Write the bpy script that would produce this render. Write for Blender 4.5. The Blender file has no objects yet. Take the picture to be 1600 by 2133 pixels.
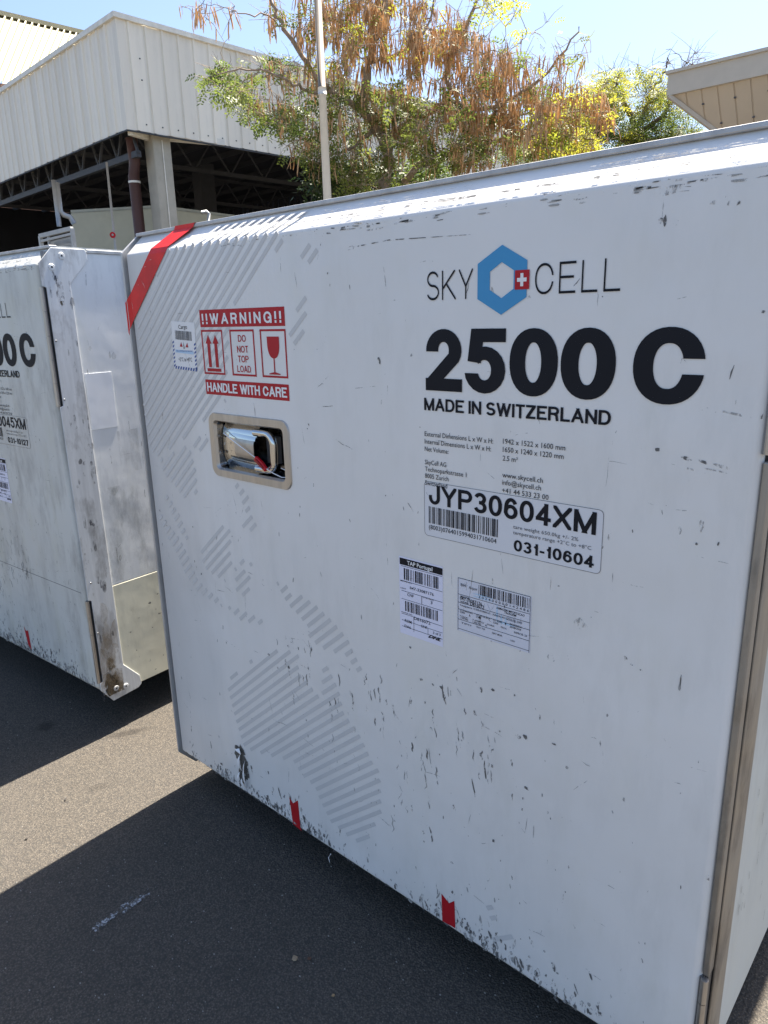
import bpy, math, random
import numpy as np
from mathutils import Vector, Matrix
random.seed(7); rng = np.random.default_rng(7)
S = bpy.context.scene
C = S.collection
rad = math.radians
# ------------------------------------------------------------------ camera, sky, sun, exposure
CAM_H = 1.382
FPX, CX, CY = 1480.0, 800.0, 1066.5
def _rot(yaw, pitch, roll):
    c, s = math.cos(yaw), math.sin(yaw)
    R = np.array([[c, -s, 0], [0, 0, -1], [s, c, 0]], float)
    c, s = math.cos(pitch), math.sin(pitch)
    R = np.array([[1, 0, 0], [0, c, -s], [0, s, c]]) @ R
    c, s = math.cos(roll), math.sin(roll)
    return np.array([[c, -s, 0], [s, c, 0], [0, 0, 1]]) @ R
RC = _rot(rad(-41.88), rad(15.38), rad(-1.456))
cam = bpy.data.objects.new('camera', bpy.data.cameras.new('camera')); C.objects.link(cam)
m3 = (np.diag([1, -1, -1]) @ RC).T
M = Matrix.Identity(4)
for i in range(3):
    for j in range(3): M[i][j] = m3[i, j]
M.translation = (0, 0, CAM_H)
cam.matrix_world = M
cam.data.sensor_fit = 'VERTICAL'; cam.data.sensor_height = 24; cam.data.lens = 24 * FPX / 2133
cam.data.clip_start = .02; cam.data.clip_end = 2000
S.camera = cam
W = bpy.data.worlds.new('World'); S.world = W; W.use_nodes = True
nt = W.node_tree; bg = nt.nodes['Background']
sky = nt.nodes.new('ShaderNodeTexSky'); sky.sky_type = 'NISHITA'; sky.sun_disc = False
SUN_EL, SUN_AZ = 63.0, -1.4
sky.sun_elevation = rad(SUN_EL); sky.sun_rotation = rad(SUN_AZ)
sky.air_density = 1.0; sky.dust_density = 3.4; sky.ozone_density = 2.2; sky.altitude = 800
nt.links.new(sky.outputs[0], bg.inputs[0]); bg.inputs[1].default_value = 0.07
sl = bpy.data.lights.new('sun', 'SUN'); sl.energy = 5.0; sl.angle = rad(.53); sl.color = (1, .92, .81)
sun = bpy.data.objects.new('sun', sl); C.objects.link(sun)
az, el = rad(SUN_AZ), rad(SUN_EL)
sd = Vector((math.sin(az) * math.cos(el), math.cos(az) * math.cos(el), math.sin(el)))
sun.rotation_euler = sd.to_track_quat('Z', 'Y').to_euler(); sun.location = (0, 0, 30)
S.view_settings.view_transform = 'Standard'; S.view_settings.look = 'None'
S.view_settings.exposure = 1.9; S.view_settings.gamma = 1; S.view_settings.use_curve_mapping = False

def ray(u, v): return RC.T @ np.array([(u - CX) / FPX, (v - CY) / FPX, 1])
def P(u, v, d):                       # a point seen at (u, v) of the photo, d metres away horizontally
    a = ray(u, v); a = a * d / math.hypot(a[0], a[1]); return np.array([a[0], a[1], a[2] + CAM_H])
def PZ(u, v, z=0.0):
    a = ray(u, v); a = a * (z - CAM_H) / a[2]; return np.array([a[0], a[1], a[2] + CAM_H])
XL, YF = -1.740, .985                 # main container: left end and front plane
def F(u, v):                          # measured place on the main container's front, in its own metres
    a = ray(u, v); a = a * YF / a[1]; return (a[0] - XL, a[2] + CAM_H)

# ------------------------------------------------------------------ materials
MATS = {}
def principled(name):
    m = bpy.data.materials.new(name); m.use_nodes = True
    return m, m.node_tree, m.node_tree.nodes['Principled BSDF']
def N(nt, t, **kw):
    n = nt.nodes.new(t)
    for k, v in kw.items():
        if k in n.inputs: n.inputs[k].default_value = v
        else: setattr(n, k, v)
    return n
def mixrgb(nt, fac, a, b, mode='MIX'):
    n = nt.nodes.new('ShaderNodeMix'); n.data_type = 'RGBA'; n.blend_type = mode
    for s, x in ((0, fac), (6, a), (7, b)):
        if isinstance(x, (int, float)): n.inputs[s].default_value = x
        elif isinstance(x, tuple): n.inputs[s].default_value = (*x, 1) if len(x) == 3 else x
        else: nt.links.new(x, n.inputs[s])
    return n.outputs[2]
def ramp(nt, x, p0, p1, c0=(0, 0, 0, 1), c1=(1, 1, 1, 1)):
    r = nt.nodes.new('ShaderNodeValToRGB'); r.color_ramp.elements[0].position = p0; r.color_ramp.elements[1].position = p1
    r.color_ramp.elements[0].color = c0; r.color_ramp.elements[1].color = c1
    nt.links.new(x, r.inputs[0]); return r.outputs[0]
def noise(nt, vec, scale, detail=4, rough=.55, stretch=None):
    if stretch:
        mp = nt.nodes.new('ShaderNodeMapping'); mp.inputs['Scale'].default_value = stretch
        nt.links.new(vec, mp.inputs[0]); vec = mp.outputs[0]
    n = nt.nodes.new('ShaderNodeTexNoise'); n.inputs['Scale'].default_value = scale
    n.inputs['Detail'].default_value = detail; n.inputs['Roughness'].default_value = rough
    nt.links.new(vec, n.inputs['Vector']); return n.outputs[0]
def math_(nt, op, a, b=None):
    n = nt.nodes.new('ShaderNodeMath'); n.operation = op
    for i, x in enumerate((a, b)):
        if x is None: continue
        if isinstance(x, (int, float)): n.inputs[i].default_value = x
        else: nt.links.new(x, n.inputs[i])
    return n.outputs[0]
def coords(nt, kind='Object'): return nt.nodes.new('ShaderNodeTexCoord').outputs[kind]
def bump(nt, b, h, strength, dist):
    n = nt.nodes.new('ShaderNodeBump'); n.inputs['Strength'].default_value = strength; n.inputs['Distance'].default_value = dist
    nt.links.new(h, n.inputs['Height']); nt.links.new(n.outputs[0], b.inputs['Normal']); return n
def mat(name, col, rough=.5, metal=0, var=.12, vscale=6, bmp=0, bscale=60, spec=.5, stretch=None):
    if name in MATS: return MATS[name]
    m, t, b = principled(name)
    b.inputs['Roughness'].default_value = rough; b.inputs['Metallic'].default_value = metal
    b.inputs['Specular IOR Level'].default_value = spec
    o = coords(t)
    n = noise(t, o, vscale, 5, .6, stretch)
    lo = tuple(c * (1 - var) for c in col); hi = tuple(min(1, c * (1 + var)) for c in col)
    t.links.new(mixrgb(t, ramp(t, n, .3, .7), lo, hi), b.inputs['Base Color'])
    if bmp: bump(t, b, noise(t, o, bscale, 4), bmp, .002)
    MATS[name] = m; return m
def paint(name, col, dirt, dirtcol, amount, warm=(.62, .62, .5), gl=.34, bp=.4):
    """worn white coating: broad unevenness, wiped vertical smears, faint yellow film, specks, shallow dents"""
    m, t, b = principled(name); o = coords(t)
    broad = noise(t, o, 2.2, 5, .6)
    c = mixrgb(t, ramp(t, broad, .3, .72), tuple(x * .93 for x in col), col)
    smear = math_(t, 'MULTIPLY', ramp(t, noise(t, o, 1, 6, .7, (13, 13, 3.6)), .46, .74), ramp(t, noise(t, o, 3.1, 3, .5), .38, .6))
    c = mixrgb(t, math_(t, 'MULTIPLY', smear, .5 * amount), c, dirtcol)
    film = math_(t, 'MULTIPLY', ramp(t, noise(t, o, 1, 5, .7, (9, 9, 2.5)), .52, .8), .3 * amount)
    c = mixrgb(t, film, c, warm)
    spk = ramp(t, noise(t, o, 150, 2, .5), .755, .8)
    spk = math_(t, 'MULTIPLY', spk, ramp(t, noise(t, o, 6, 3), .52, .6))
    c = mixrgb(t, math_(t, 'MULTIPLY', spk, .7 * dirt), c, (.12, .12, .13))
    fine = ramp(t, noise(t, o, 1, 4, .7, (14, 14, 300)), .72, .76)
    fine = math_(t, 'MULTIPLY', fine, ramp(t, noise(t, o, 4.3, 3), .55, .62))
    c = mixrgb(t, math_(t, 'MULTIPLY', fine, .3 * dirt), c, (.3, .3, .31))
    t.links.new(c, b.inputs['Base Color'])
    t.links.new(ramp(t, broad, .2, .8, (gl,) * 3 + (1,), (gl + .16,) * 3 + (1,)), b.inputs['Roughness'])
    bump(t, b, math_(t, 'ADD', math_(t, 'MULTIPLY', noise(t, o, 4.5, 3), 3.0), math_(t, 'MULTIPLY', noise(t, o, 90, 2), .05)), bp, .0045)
    MATS[name] = m; return m
def aluminium(name, col=(.55, .53, .5), rough=.38, dirty=.5, metal=.9):
    m, t, b = principled(name); o = coords(t)
    br = noise(t, o, 1, 5, .7, (60, 60, 4))
    c = mixrgb(t, ramp(t, br, .3, .7), tuple(x * .85 for x in col), tuple(x * 1.08 for x in col))
    g = math_(t, 'MULTIPLY', ramp(t, noise(t, o, 1, 6, .65, (12, 12, 5)), .5, .68), dirty)
    c = mixrgb(t, g, c, (.16, .15, .14))
    t.links.new(c, b.inputs['Base Color'])
    b.inputs['Metallic'].default_value = metal
    t.links.new(ramp(t, noise(t, o, 14, 4), .3, .7, (rough * .85,) * 3 + (1,), (rough * 1.25,) * 3 + (1,)), b.inputs['Roughness'])
    bump(t, b, br, .1, .001)
    MATS[name] = m; return m
def ragged(name, col, thr, scale, soft=.03, stretch=None, rough=.7, op=1.0):
    """flat print or dirt with a broken outline (see-through where the noise says so)"""
    m, t, b = principled(name); o = coords(t)
    n = noise(t, o, scale, 5, .68, stretch)
    a = math_(t, 'MULTIPLY', ramp(t, n, thr, thr + soft), op)
    b.inputs['Base Color'].default_value = (*col, 1); b.inputs['Roughness'].default_value = rough
    t.links.new(a, b.inputs['Alpha']); MATS[name] = m; return m
def leafmat(name, col, col2, trans=.5, scale=1.5):
    m, t, b = principled(name); o = coords(t)
    n = noise(t, o, scale, 3, .6)
    rnd = noise(t, o, 25, 2)
    c = mixrgb(t, ramp(t, math_(t, 'ADD', math_(t, 'MULTIPLY', n, .6), math_(t, 'MULTIPLY', rnd, .4)), .4, .6), col, col2)
    t.links.new(c, b.inputs['Base Color']); b.inputs['Roughness'].default_value = .5
    tr = t.nodes.new('ShaderNodeBsdfTranslucent'); t.links.new(c, tr.inputs[0])
    mx = t.nodes.new('ShaderNodeMixShader'); mx.inputs[0].default_value = trans
    t.links.new(b.outputs[0], mx.inputs[1]); t.links.new(tr.outputs[0], mx.inputs[2])
    t.links.new(mx.outputs[0], t.nodes['Material Output'].inputs[0]); MATS[name] = m; return m

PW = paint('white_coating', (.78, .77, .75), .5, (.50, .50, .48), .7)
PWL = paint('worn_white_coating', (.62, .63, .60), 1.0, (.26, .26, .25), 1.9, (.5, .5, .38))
PWS = paint('side_coating', (.80, .82, .82), .9, (.34, .36, .38), 1.3, gl=.5, bp=.16)
PWW = paint('warm_side_coating', (.72, .70, .56), .9, (.35, .34, .28), 1.2, gl=.5, bp=.16)
PSD = paint('grey_side_coating', (.60, .62, .58), .6, (.36, .37, .35), 1.2)
PATCH = paint('patch_coating', (.86, .88, .90), .2, (.5, .5, .5), .5, gl=.5, bp=.12)
ALU = aluminium('brushed_aluminium', (.36, .34, .31), .5, .9)
ALUP = aluminium('painted_post', (.66, .68, .69), .55, .7, .1)
ALUD = aluminium('dark_aluminium', (.24, .25, .27), .5, .7)
RAIL = aluminium('rail_aluminium', (.5, .5, .5), .5, .3, .6)
def chrome():
    m, t, b = principled('polished_steel'); b.inputs['Metallic'].default_value = 1; b.inputs['Base Color'].default_value = (.62, .62, .60, 1)
    o = coords(t); t.links.new(ramp(t, noise(t, o, 30, 4), .3, .8, (.06,) * 3 + (1,), (.24,) * 3 + (1,)), b.inputs['Roughness']); return m
CHROME = chrome()
DISH = aluminium('dark_polished_dish', (.30, .30, .30), .16, .5, 1.0)
STEEL = aluminium('satin_steel', (.52, .49, .45), .42, .2, .95)
INK = mat('black_ink', (.009, .010, .015), .6, var=.2, spec=.2)
INKG = mat('grey_ink', (.10, .10, .11), .5)
HATCH = mat('pale_grey_print', (.575, .575, .57), .5, var=.05)
RED = mat('red_vinyl', (.42, .010, .018), .5, var=.1, spec=.3)
TAPE = mat('red_tape', (.62, .008, .006), .55, var=.25, vscale=14, bmp=.5, bscale=25)
BLUE = mat('blue_print', (.035, .27, .54), .4, var=.03)
WHT = mat('white_print', (.8, .8, .8), .5, var=.03)
PAPER = mat('paper_label', (.74, .74, .87), .6, var=.03, bmp=.6, bscale=14)
PAPER2 = mat('pale_paper_label', (.66, .67, .74), .6, var=.03, bmp=.6, bscale=16)
FILM = mat('clear_label_film', (.70, .71, .74), .3, var=.02)
NAVY = mat('navy_print', (.03, .08, .3), .5)
LBLUE = mat('light_blue_print', (.45, .62, .80), .5, var=.03)
GHOST = mat('ghost_print', (.50, .52, .60), .5, var=.03)
SCUFF = ragged('black_scuff', (.12, .12, .12), .48, 60, .08, (1, 1, .5), rough=.6)
SCUFF2 = ragged('grey_scuff', (.36, .36, .35), .5, 38, .1, (1, 1, .35))
SMEAR = ragged('grey_smear', (.30, .31, .30), .46, 16, .3, (1, 1, .4), op=.45)
GRIME = ragged('dark_grime', (.075, .08, .1), .52, 24, .12, (1, 1, .45), op=.6)
SHADE = mat('base_gap_shade', (.02, .02, .022), .7)  # near-black colour holds the shade of the underside and edge gap

# ------------------------------------------------------------------ mesh helpers
class MB:
    def __init__(s): s.v = []; s.f = []; s.m = []
    def add(s, vs, fs, mi=0):
        k = len(s.v); s.v += [tuple(map(float, p)) for p in vs]; s.f += [tuple(i + k for i in f) for f in fs]; s.m += [mi] * len(fs); return s
    def quad(s, a, b, c, d, mi=0): return s.add([a, b, c, d], [(0, 1, 2, 3)], mi)
    def box(s, x0, y0, z0, x1, y1, z1, mi=0):
        return s.add([(x0, y0, z0), (x1, y0, z0), (x1, y1, z0), (x0, y1, z0), (x0, y0, z1), (x1, y0, z1), (x1, y1, z1), (x0, y1, z1)],
                     [(0, 3, 2, 1), (4, 5, 6, 7), (0, 1, 5, 4), (1, 2, 6, 5), (2, 3, 7, 6), (3, 0, 4, 7)], mi)
    def bar(s, a, b, w, h, mi=0, up=(0, 0, 1)):
        a, b = Vector(a), Vector(b); d = (b - a).normalized(); up = Vector(up)
        if abs(d.dot(up)) > .98: up = Vector((1, 0, 0))
        x = d.cross(up).normalized() * w / 2; y = x.cross(d).normalized() * h / 2
        vs = [a - x - y, a + x - y, a + x + y, a - x + y, b - x - y, b + x - y, b + x + y, b - x + y]
        return s.add(vs, [(0, 3, 2, 1), (4, 5, 6, 7), (0, 1, 5, 4), (1, 2, 6, 5), (2, 3, 7, 6), (3, 0, 4, 7)], mi)
    def tube(s, pts, rs, n=8, mi=0, cap=True):
        pts = [Vector(p) for p in pts]
        if not hasattr(rs, '__len__'): rs = [rs] * len(pts)
        k = len(s.v); ref = Vector((.13, .27, .95))
        for i, p in enumerate(pts):
            d = (pts[min(i + 1, len(pts) - 1)] - pts[max(i - 1, 0)]).normalized()
            r_ = ref if abs(d.dot(ref)) < .97 else Vector((1, 0, 0))
            x = d.cross(r_).normalized(); y = d.cross(x)
            for j in range(n):
                a = 2 * math.pi * j / n; s.v.append(tuple(p + (x * math.cos(a) + y * math.sin(a)) * rs[i]))
        for i in range(len(pts) - 1):
            for j in range(n):
                s.f.append((k + i * n + j, k + i * n + (j + 1) % n, k + (i + 1) * n + (j + 1) % n, k + (i + 1) * n + j)); s.m.append(mi)
        if cap:
            s.f.append(tuple(k + j for j in range(n))); s.m.append(mi)
            e = k + (len(pts) - 1) * n; s.f.append(tuple(e + n - 1 - j for j in range(n))); s.m.append(mi)
        return s
    def prism(s, poly, t0, t1, fn, mi=0):            # polygon extruded between t0 and t1, fn(a, b, t) -> xyz
        n = len(poly)
        vs = [fn(a, b, t0) for a, b in poly] + [fn(a, b, t1) for a, b in poly]
        fs = [tuple(range(n)), tuple(range(2 * n - 1, n - 1, -1))] + [(i, i + n, (i + 1) % n + n, (i + 1) % n) for i in range(n)]
        return s.add(vs, fs, mi)
    def build(s, name, mats, parent=None, smooth=False, kind=None, label=None, bevel=0):
        me = bpy.data.meshes.new(name); me.from_pydata(s.v, [], s.f)
        if not isinstance(mats, (list, tuple)): mats = [mats]
        for m in mats: me.materials.append(m)
        if len(mats) > 1: me.polygons.foreach_set('material_index', s.m)
        if smooth: me.polygons.foreach_set('use_smooth', [True] * len(me.polygons))
        me.update(); o = bpy.data.objects.new(name, me); C.objects.link(o)
        if parent is not None: o.parent = parent
        if kind: o['kind'] = kind
        if label: o['label'] = label
        if bevel:
            b = o.modifiers.new('bevel', 'BEVEL'); b.width = bevel; b.segments = 2; b.limit_method = 'ANGLE'
        return o
def thing(name, label, cat, loc=(0, 0, 0), rz=0, group=None):
    o = bpy.data.objects.new(name, None); C.objects.link(o); o.location = loc; o.rotation_euler = (0, 0, rz)
    o['label'] = label; o['category'] = cat
    if group: o['group'] = group
    return o
def tag(o, label, cat, group=None):
    o['label'] = label; o['category'] = cat
    if group: o['group'] = group
    return o
def inst(src, name, parent, M):
    o = bpy.data.objects.new(name, src.data); C.objects.link(o); o.parent = parent; o.matrix_local = M; return o

# ------------------------------------------------------------------ lettering
def arc(cx, cy, rx, ry, a0, a1, n=14, e=1.0):
    r = []
    for i in range(n + 1):
        a = rad(a0 + (a1 - a0) * i / n); c, s_ = math.cos(a), math.sin(a)
        r.append((cx + rx * math.copysign(abs(c) ** e, c), cy + ry * math.copysign(abs(s_) ** e, s_)))
    return r
E9 = .92
O_ = [arc(.5, .5, .5, .5, 90, 450, 36, E9)]
GL = {
 'A': (1.0, [[(0, 0), (.5, 1)], [(1, 0), (.5, 1)], [(.2, .3), (.8, .3)]]),
 'C': (1.0, [arc(.5, .5, .5, .5, 6, 354, 36, E9)]),
 'D': (.95, [[(0, 0), (0, 1), (.42, 1)] + arc(.42, .5, .58, .5, 80, -80, 16, E9) + [(.42, 0), (0, 0)]]),
 'E': (.86, [[(1, 1), (0, 1), (0, 0), (1, 0)], [(0, .52), (.92, .52)]]),
 'G': (1.04, [arc(.5, .5, .5, .5, 6, 330, 34, E9), [(1, .5), (1, 0)], [(.56, .46), (1, .46)]]),
 'H': (.93, [[(0, 0), (0, 1)], [(1, 0), (1, 1)], [(0, .52), (1, .52)]]),
 'I': (.0, [[(.5, 0), (.5, 1)]]),
 'J': (.74, [[(1, 1), (1, .3)] + arc(.5, .3, .5, .3, 0, -180, 12)]),
 'K': (.98, [[(0, 0), (0, 1)], [(.93, 1), (0, .36)], [(.3, .55), (1, 0)]]),
 'L': (.8, [[(0, 1), (0, 0), (1, 0)]]),
 'M': (1.1, [[(0, 0), (0, 1)], [(1, 0), (1, 1)], [(0, 1), (.5, 0)], [(1, 1), (.5, 0)]]),
 'N': (.93, [[(0, 0), (0, 1)], [(1, 0), (1, 1)], [(0, 1), (1, 0)]]),
 'O': (1.05, O_),
 'P': (.88, [[(0, 0), (0, 1), (.6, 1)] + arc(.6, .735, .4, .265, 80, -80, 10) + [(.6, .47), (0, .47)]]),
 'R': (.93, [[(0, 0), (0, 1), (.6, 1)] + arc(.6, .745, .38, .255, 80, -80, 10) + [(.6, .49), (0, .49)], [(.55, .49), (.85, .38), (.93, .0)]]),
 'S': (.9, [arc(.5, .75, .46, .25, 18, 270, 16) + arc(.5, .25, .5, .25, 90, -162, 16)[1:]]),
 'T': (.82, [[(0, 1), (1, 1)], [(.5, 1), (.5, 0)]]),
 'U': (.92, [[(0, 1), (0, .36)] + arc(.5, .36, .5, .36, 180, 360, 14) + [(1, 1)]]),
 'W': (1.34, [[(0, 1), (.25, 0)], [(.25, 0), (.5, 1)], [(.5, 1), (.75, 0)], [(.75, 0), (1, 1)]]),
 'X': (.95, [[(0, 0), (1, 1)], [(0, 1), (1, 0)]]),
 'Y': (.96, [[(0, 1), (.5, .42)], [(1, 1), (.5, .42)], [(.5, .46), (.5, 0)]]),
 'Z': (.86, [[(0, 1), (1, 1), (0, 0), (1, 0)]]),
 '0': (.78, O_),
 '1': (.5, [[(.85, 0), (.85, 1)], [(.85, .86), (.05, .66)]]),
 '2': (.78, [arc(.5, .7, .47, .3, 196, -28, 18) + [(.0, .03)], [(0, 0), (1, 0)]]),
 '3': (.78, [arc(.47, .76, .44, .24, 165, -80, 14) + [(.36, .525)], [(.36, .525)] + arc(.48, .26, .5, .26, 85, -165, 16)]),
 '4': (.8, [[(.74, 0), (.74, 1)], [(.74, .96), (.03, .3)], [(0, .24), (1, .24)]]),
 '5': (.78, [[(.93, 1), (.2, 1), (.1, .48)] , arc(.48, .33, .5, .33, 138, -176, 18)]),
 '6': (.78, [arc(.5, .31, .5, .31, 90, 450, 24), [(.0, .33), (.02, .5)] + arc(.52, .58, .48, .42, 172, 28, 12)]),
 '7': (.74, [[(0, 1), (1, 1), (.35, 0)]]),
 '8': (.78, [arc(.5, .76, .43, .24, 90, 450, 20), arc(.5, .26, .5, .26, 90, 450, 20)]),
 '9': (.78, [arc(.5, .69, .5, .31, 90, 450, 24), [(1, .67), (.98, .5)] + arc(.48, .42, .48, .42, -8, -152, 12)]),
 '-': (.42, [[(0, .38), (1, .38)]]),
 '!': (.0, [[(.5, 1), (.5, .3)], [(.5, .17), (.5, .0)]]),
}
def clip(poly, x1, y1, x0=0, y0=0):
    for ax, lim, sg in ((0, x0, 1), (0, x1, -1), (1, y0, 1), (1, y1, -1)):
        out = []
        for i in range(len(poly)):
            a, b = poly[i - 1], poly[i]; da, db = (a[ax] - lim) * sg, (b[ax] - lim) * sg
            if (da >= 0) != (db >= 0):
                t = da / (da - db); out.append(tuple(a[k] + (b[k] - a[k]) * t for k in (0, 1)))
            if db >= 0: out.append(b)
        poly = out
        if len(poly) < 3: return None
    return poly
def ribbon(line, sw, sh, ext0=0, ext1=0, closed=False):
    p = [np.array(q, float) for q in line]
    if not closed:
        d = p[0] - p[1]; p[0] = p[0] + d / np.hypot(*d) * ext0
        d = p[-1] - p[-2]; p[-1] = p[-1] + d / np.hypot(*d) * ext1
    n = len(p); L, R_ = [], []
    for i in range(n):
        if closed: a, b, c = p[(i - 1) % (n - 1)], p[i], p[(i + 1) % (n - 1)] if i < n - 1 else p[1]
        else: a, b, c = p[max(i - 1, 0)], p[i], p[min(i + 1, n - 1)]
        def nrm(u, v):
            d = v - u; l = np.hypot(*d)
            return None if l < 1e-9 else np.array([-d[1], d[0]]) / l
        n1, n2 = nrm(a, b), nrm(b, c)
        if n1 is None: n1 = n2
        if n2 is None: n2 = n1
        mm = n1 + n2; l = np.hypot(*mm); mm = mm / l if l > .2 else n1
        k = 1 / max(.35, mm @ n1); o = np.array([mm[0] * sw / 2, mm[1] * sh / 2]) * k
        L.append(b + o); R_.append(b - o)
    return [[tuple(L[i]), tuple(R_[i]), tuple(R_[i + 1]), tuple(L[i + 1])] for i in range(n - 1)]
def letters(mb, txt, x0, x1, z0, z1, sw=.2, sh=.17, track=.16, y=-.0012, space=.36, ws=1.0):
    """upright grotesque lettering filling the box x0..x1, z0..z1"""
    H = z1 - z0; xs = 0; items = []
    for ch in txt:
        if ch == ' ': xs += space; continue
        w, st = GL[ch]; w = max(w * ws, sw * (1.0 if w == 0 else 1.3)); items.append((ch, xs, w, st)); xs += w + track
    tot = xs - track; k = (x1 - x0) / tot
    lay = 0
    for ch, xo, w, st in items:
        for line in st:
            q = [(sw / 2 + a * (w - sw), sh / 2 + b * (1 - sh)) for a, b in line]
            closed = len(line) > 5 and np.hypot(line[0][0] - line[-1][0], line[0][1] - line[-1][1]) < 1e-6
            ee = lambda pt: .5 if (pt[0] in (0, 1) or pt[1] in (0, 1)) and not closed else 0
            for si, poly in enumerate(ribbon(q, sw, sh, ee(line[0]) * max(sw, sh) * 1.2, ee(line[-1]) * max(sw, sh) * 1.2, closed)):
                poly = clip(poly, w, 1)
                if poly and ch in 'CG' and len(line) > 5:
                    mx, my = sum(p[0] for p in poly) / len(poly), sum(p[1] for p in poly) / len(poly)
                    if mx > w * .55 and .2 < my < .8:
                        if my >= .5: poly = clip(poly, w, 1, 0, .60)
                        elif ch == 'C': poly = clip(poly, w, .40)
                if poly and ch == '2':
                    mx, my = sum(p[0] for p in poly) / len(poly), sum(p[1] for p in poly) / len(poly)
                    if mx < w * .4 and my > .5: poly = clip(poly, w, 1, 0, .64)
                if poly and ch == '5' and line is st[1]:
                    mx, my = sum(p[0] for p in poly) / len(poly), sum(p[1] for p in poly) / len(poly)
                    if mx < w * .4 and my < .45: poly = clip(poly, w, .31)
                if poly: mb.add([(x0 + (xo + a) * k, y - lay * 1.5e-5 - (si % 5) * 3e-6, z0 + b * H) for a, b in poly], [tuple(range(len(poly)))])
            lay = (lay + 1) % 9
    return mb
def typed(body, x0, x1, z0, cap, m, parent, y=-.0013, off=0, name='printed_text', shear=0):
    """a line of light sans text: baseline z0, capital height cap, stretched to x0..x1"""
    cu = bpy.data.curves.new(name, 'FONT'); cu.body = body; cu.size = 1; cu.offset = off; cu.resolution_u = 2; cu.shear = shear
    tmp = bpy.data.objects.new('tmp', cu); C.objects.link(tmp)
    me = bpy.data.meshes.new_from_object(tmp.evaluated_get(bpy.context.evaluated_depsgraph_get()))
    bpy.data.objects.remove(tmp); bpy.data.curves.remove(cu)
    n = len(me.vertices); co = np.empty(n * 3); me.vertices.foreach_get('co', co); co = co.reshape(-1, 3)
    if x1 is None: kx = cap / .70
    else: kx = (x1 - x0) / max(1e-6, co[:, 0].max() - co[:, 0].min())
    kz = cap / .70
    out = np.stack([x0 + (co[:, 0] - co[:, 0].min()) * kx, np.full(n, y), z0 + co[:, 1] * kz], 1)
    me.vertices.foreach_set('co', out.ravel()); me.materials.clear(); me.materials.append(m); me.update(); me.name = name
    o = bpy.data.objects.new(name, me); C.objects.link(o); o.parent = parent; return o
def barcode(mb, x0, x1, z0, z1, n, seed, y=-.0013):
    r = random.Random(seed); ws = [r.choice((1, 1, 2, 3)) for _ in range(2 * n - 1)]; k = (x1 - x0) / sum(ws); x = x0
    for i, w in enumerate(ws):
        if i % 2 == 0: mb.quad((x, y, z0), (x + w * k, y, z0), (x + w * k, y, z1), (x, y, z1))
        x += w * k
    return mb
def rect(mb, x0, z0, x1, z1, y=-.001, mi=0): return mb.quad((x0, y, z0), (x1, y, z0), (x1, y, z1), (x0, y, z1), mi)
def flat(mb, pts, y=-.001, mi=0): return mb.add([(a, y, b) for a, b in pts], [tuple(range(len(pts)))], mi)
def roundrect(x0, z0, x1, z1, r, n=5):
    out = []
    for cx, cz, a in ((x1 - r, z1 - r, 0), (x0 + r, z1 - r, 90), (x0 + r, z0 + r, 180), (x1 - r, z0 + r, 270)):
        for i in range(n + 1):
            t = rad(a + 90 * i / n); out.append((cx + r * math.cos(t), cz + r * math.sin(t)))
    return out
def ring(mb, outer, inner, y=-.001):
    n = len(outer)
    for i in range(n):
        j = (i + 1) % n
        mb.add([(outer[i][0], y, outer[i][1]), (outer[j][0], y, outer[j][1]), (inner[j][0], y, inner[j][1]), (inner[i][0], y, inner[i][1])], [(0, 1, 2, 3)])
def blob(mb, x, z, w, h, ang=0, y=-.0004, n=9, r=None, mi=0):
    r = r or random; ca, sa = math.cos(ang), math.sin(ang); pts = []
    for i in range(n):
        a = 2 * math.pi * i / n; q = r.uniform(.6, 1.1); dx, dz = math.cos(a) * w / 2 * q, math.sin(a) * h / 2 * q
        pts.append((x + dx * ca - dz * sa, z + dx * sa + dz * ca))
    flat(mb, pts, y, mi)
def streak(mb, pts, w, y=-.0006):
    n = len(pts)
    for i in range(n - 1):
        (a, b), (c, d) = pts[i], pts[i + 1]; l = math.hypot(c - a, d - b) or 1; nx, nz = -(d - b) / l, (c - a) / l
        w0 = w * (.3 if i == 0 else 1) / 2; w1 = w * (.3 if i == n - 2 else 1) / 2
        flat(mb, [(a - nx * w0, b - nz * w0), (c - nx * w1, d - nz * w1), (c + nx * w1, d + nz * w1), (a + nx * w0, b + nz * w0)], y)

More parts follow.
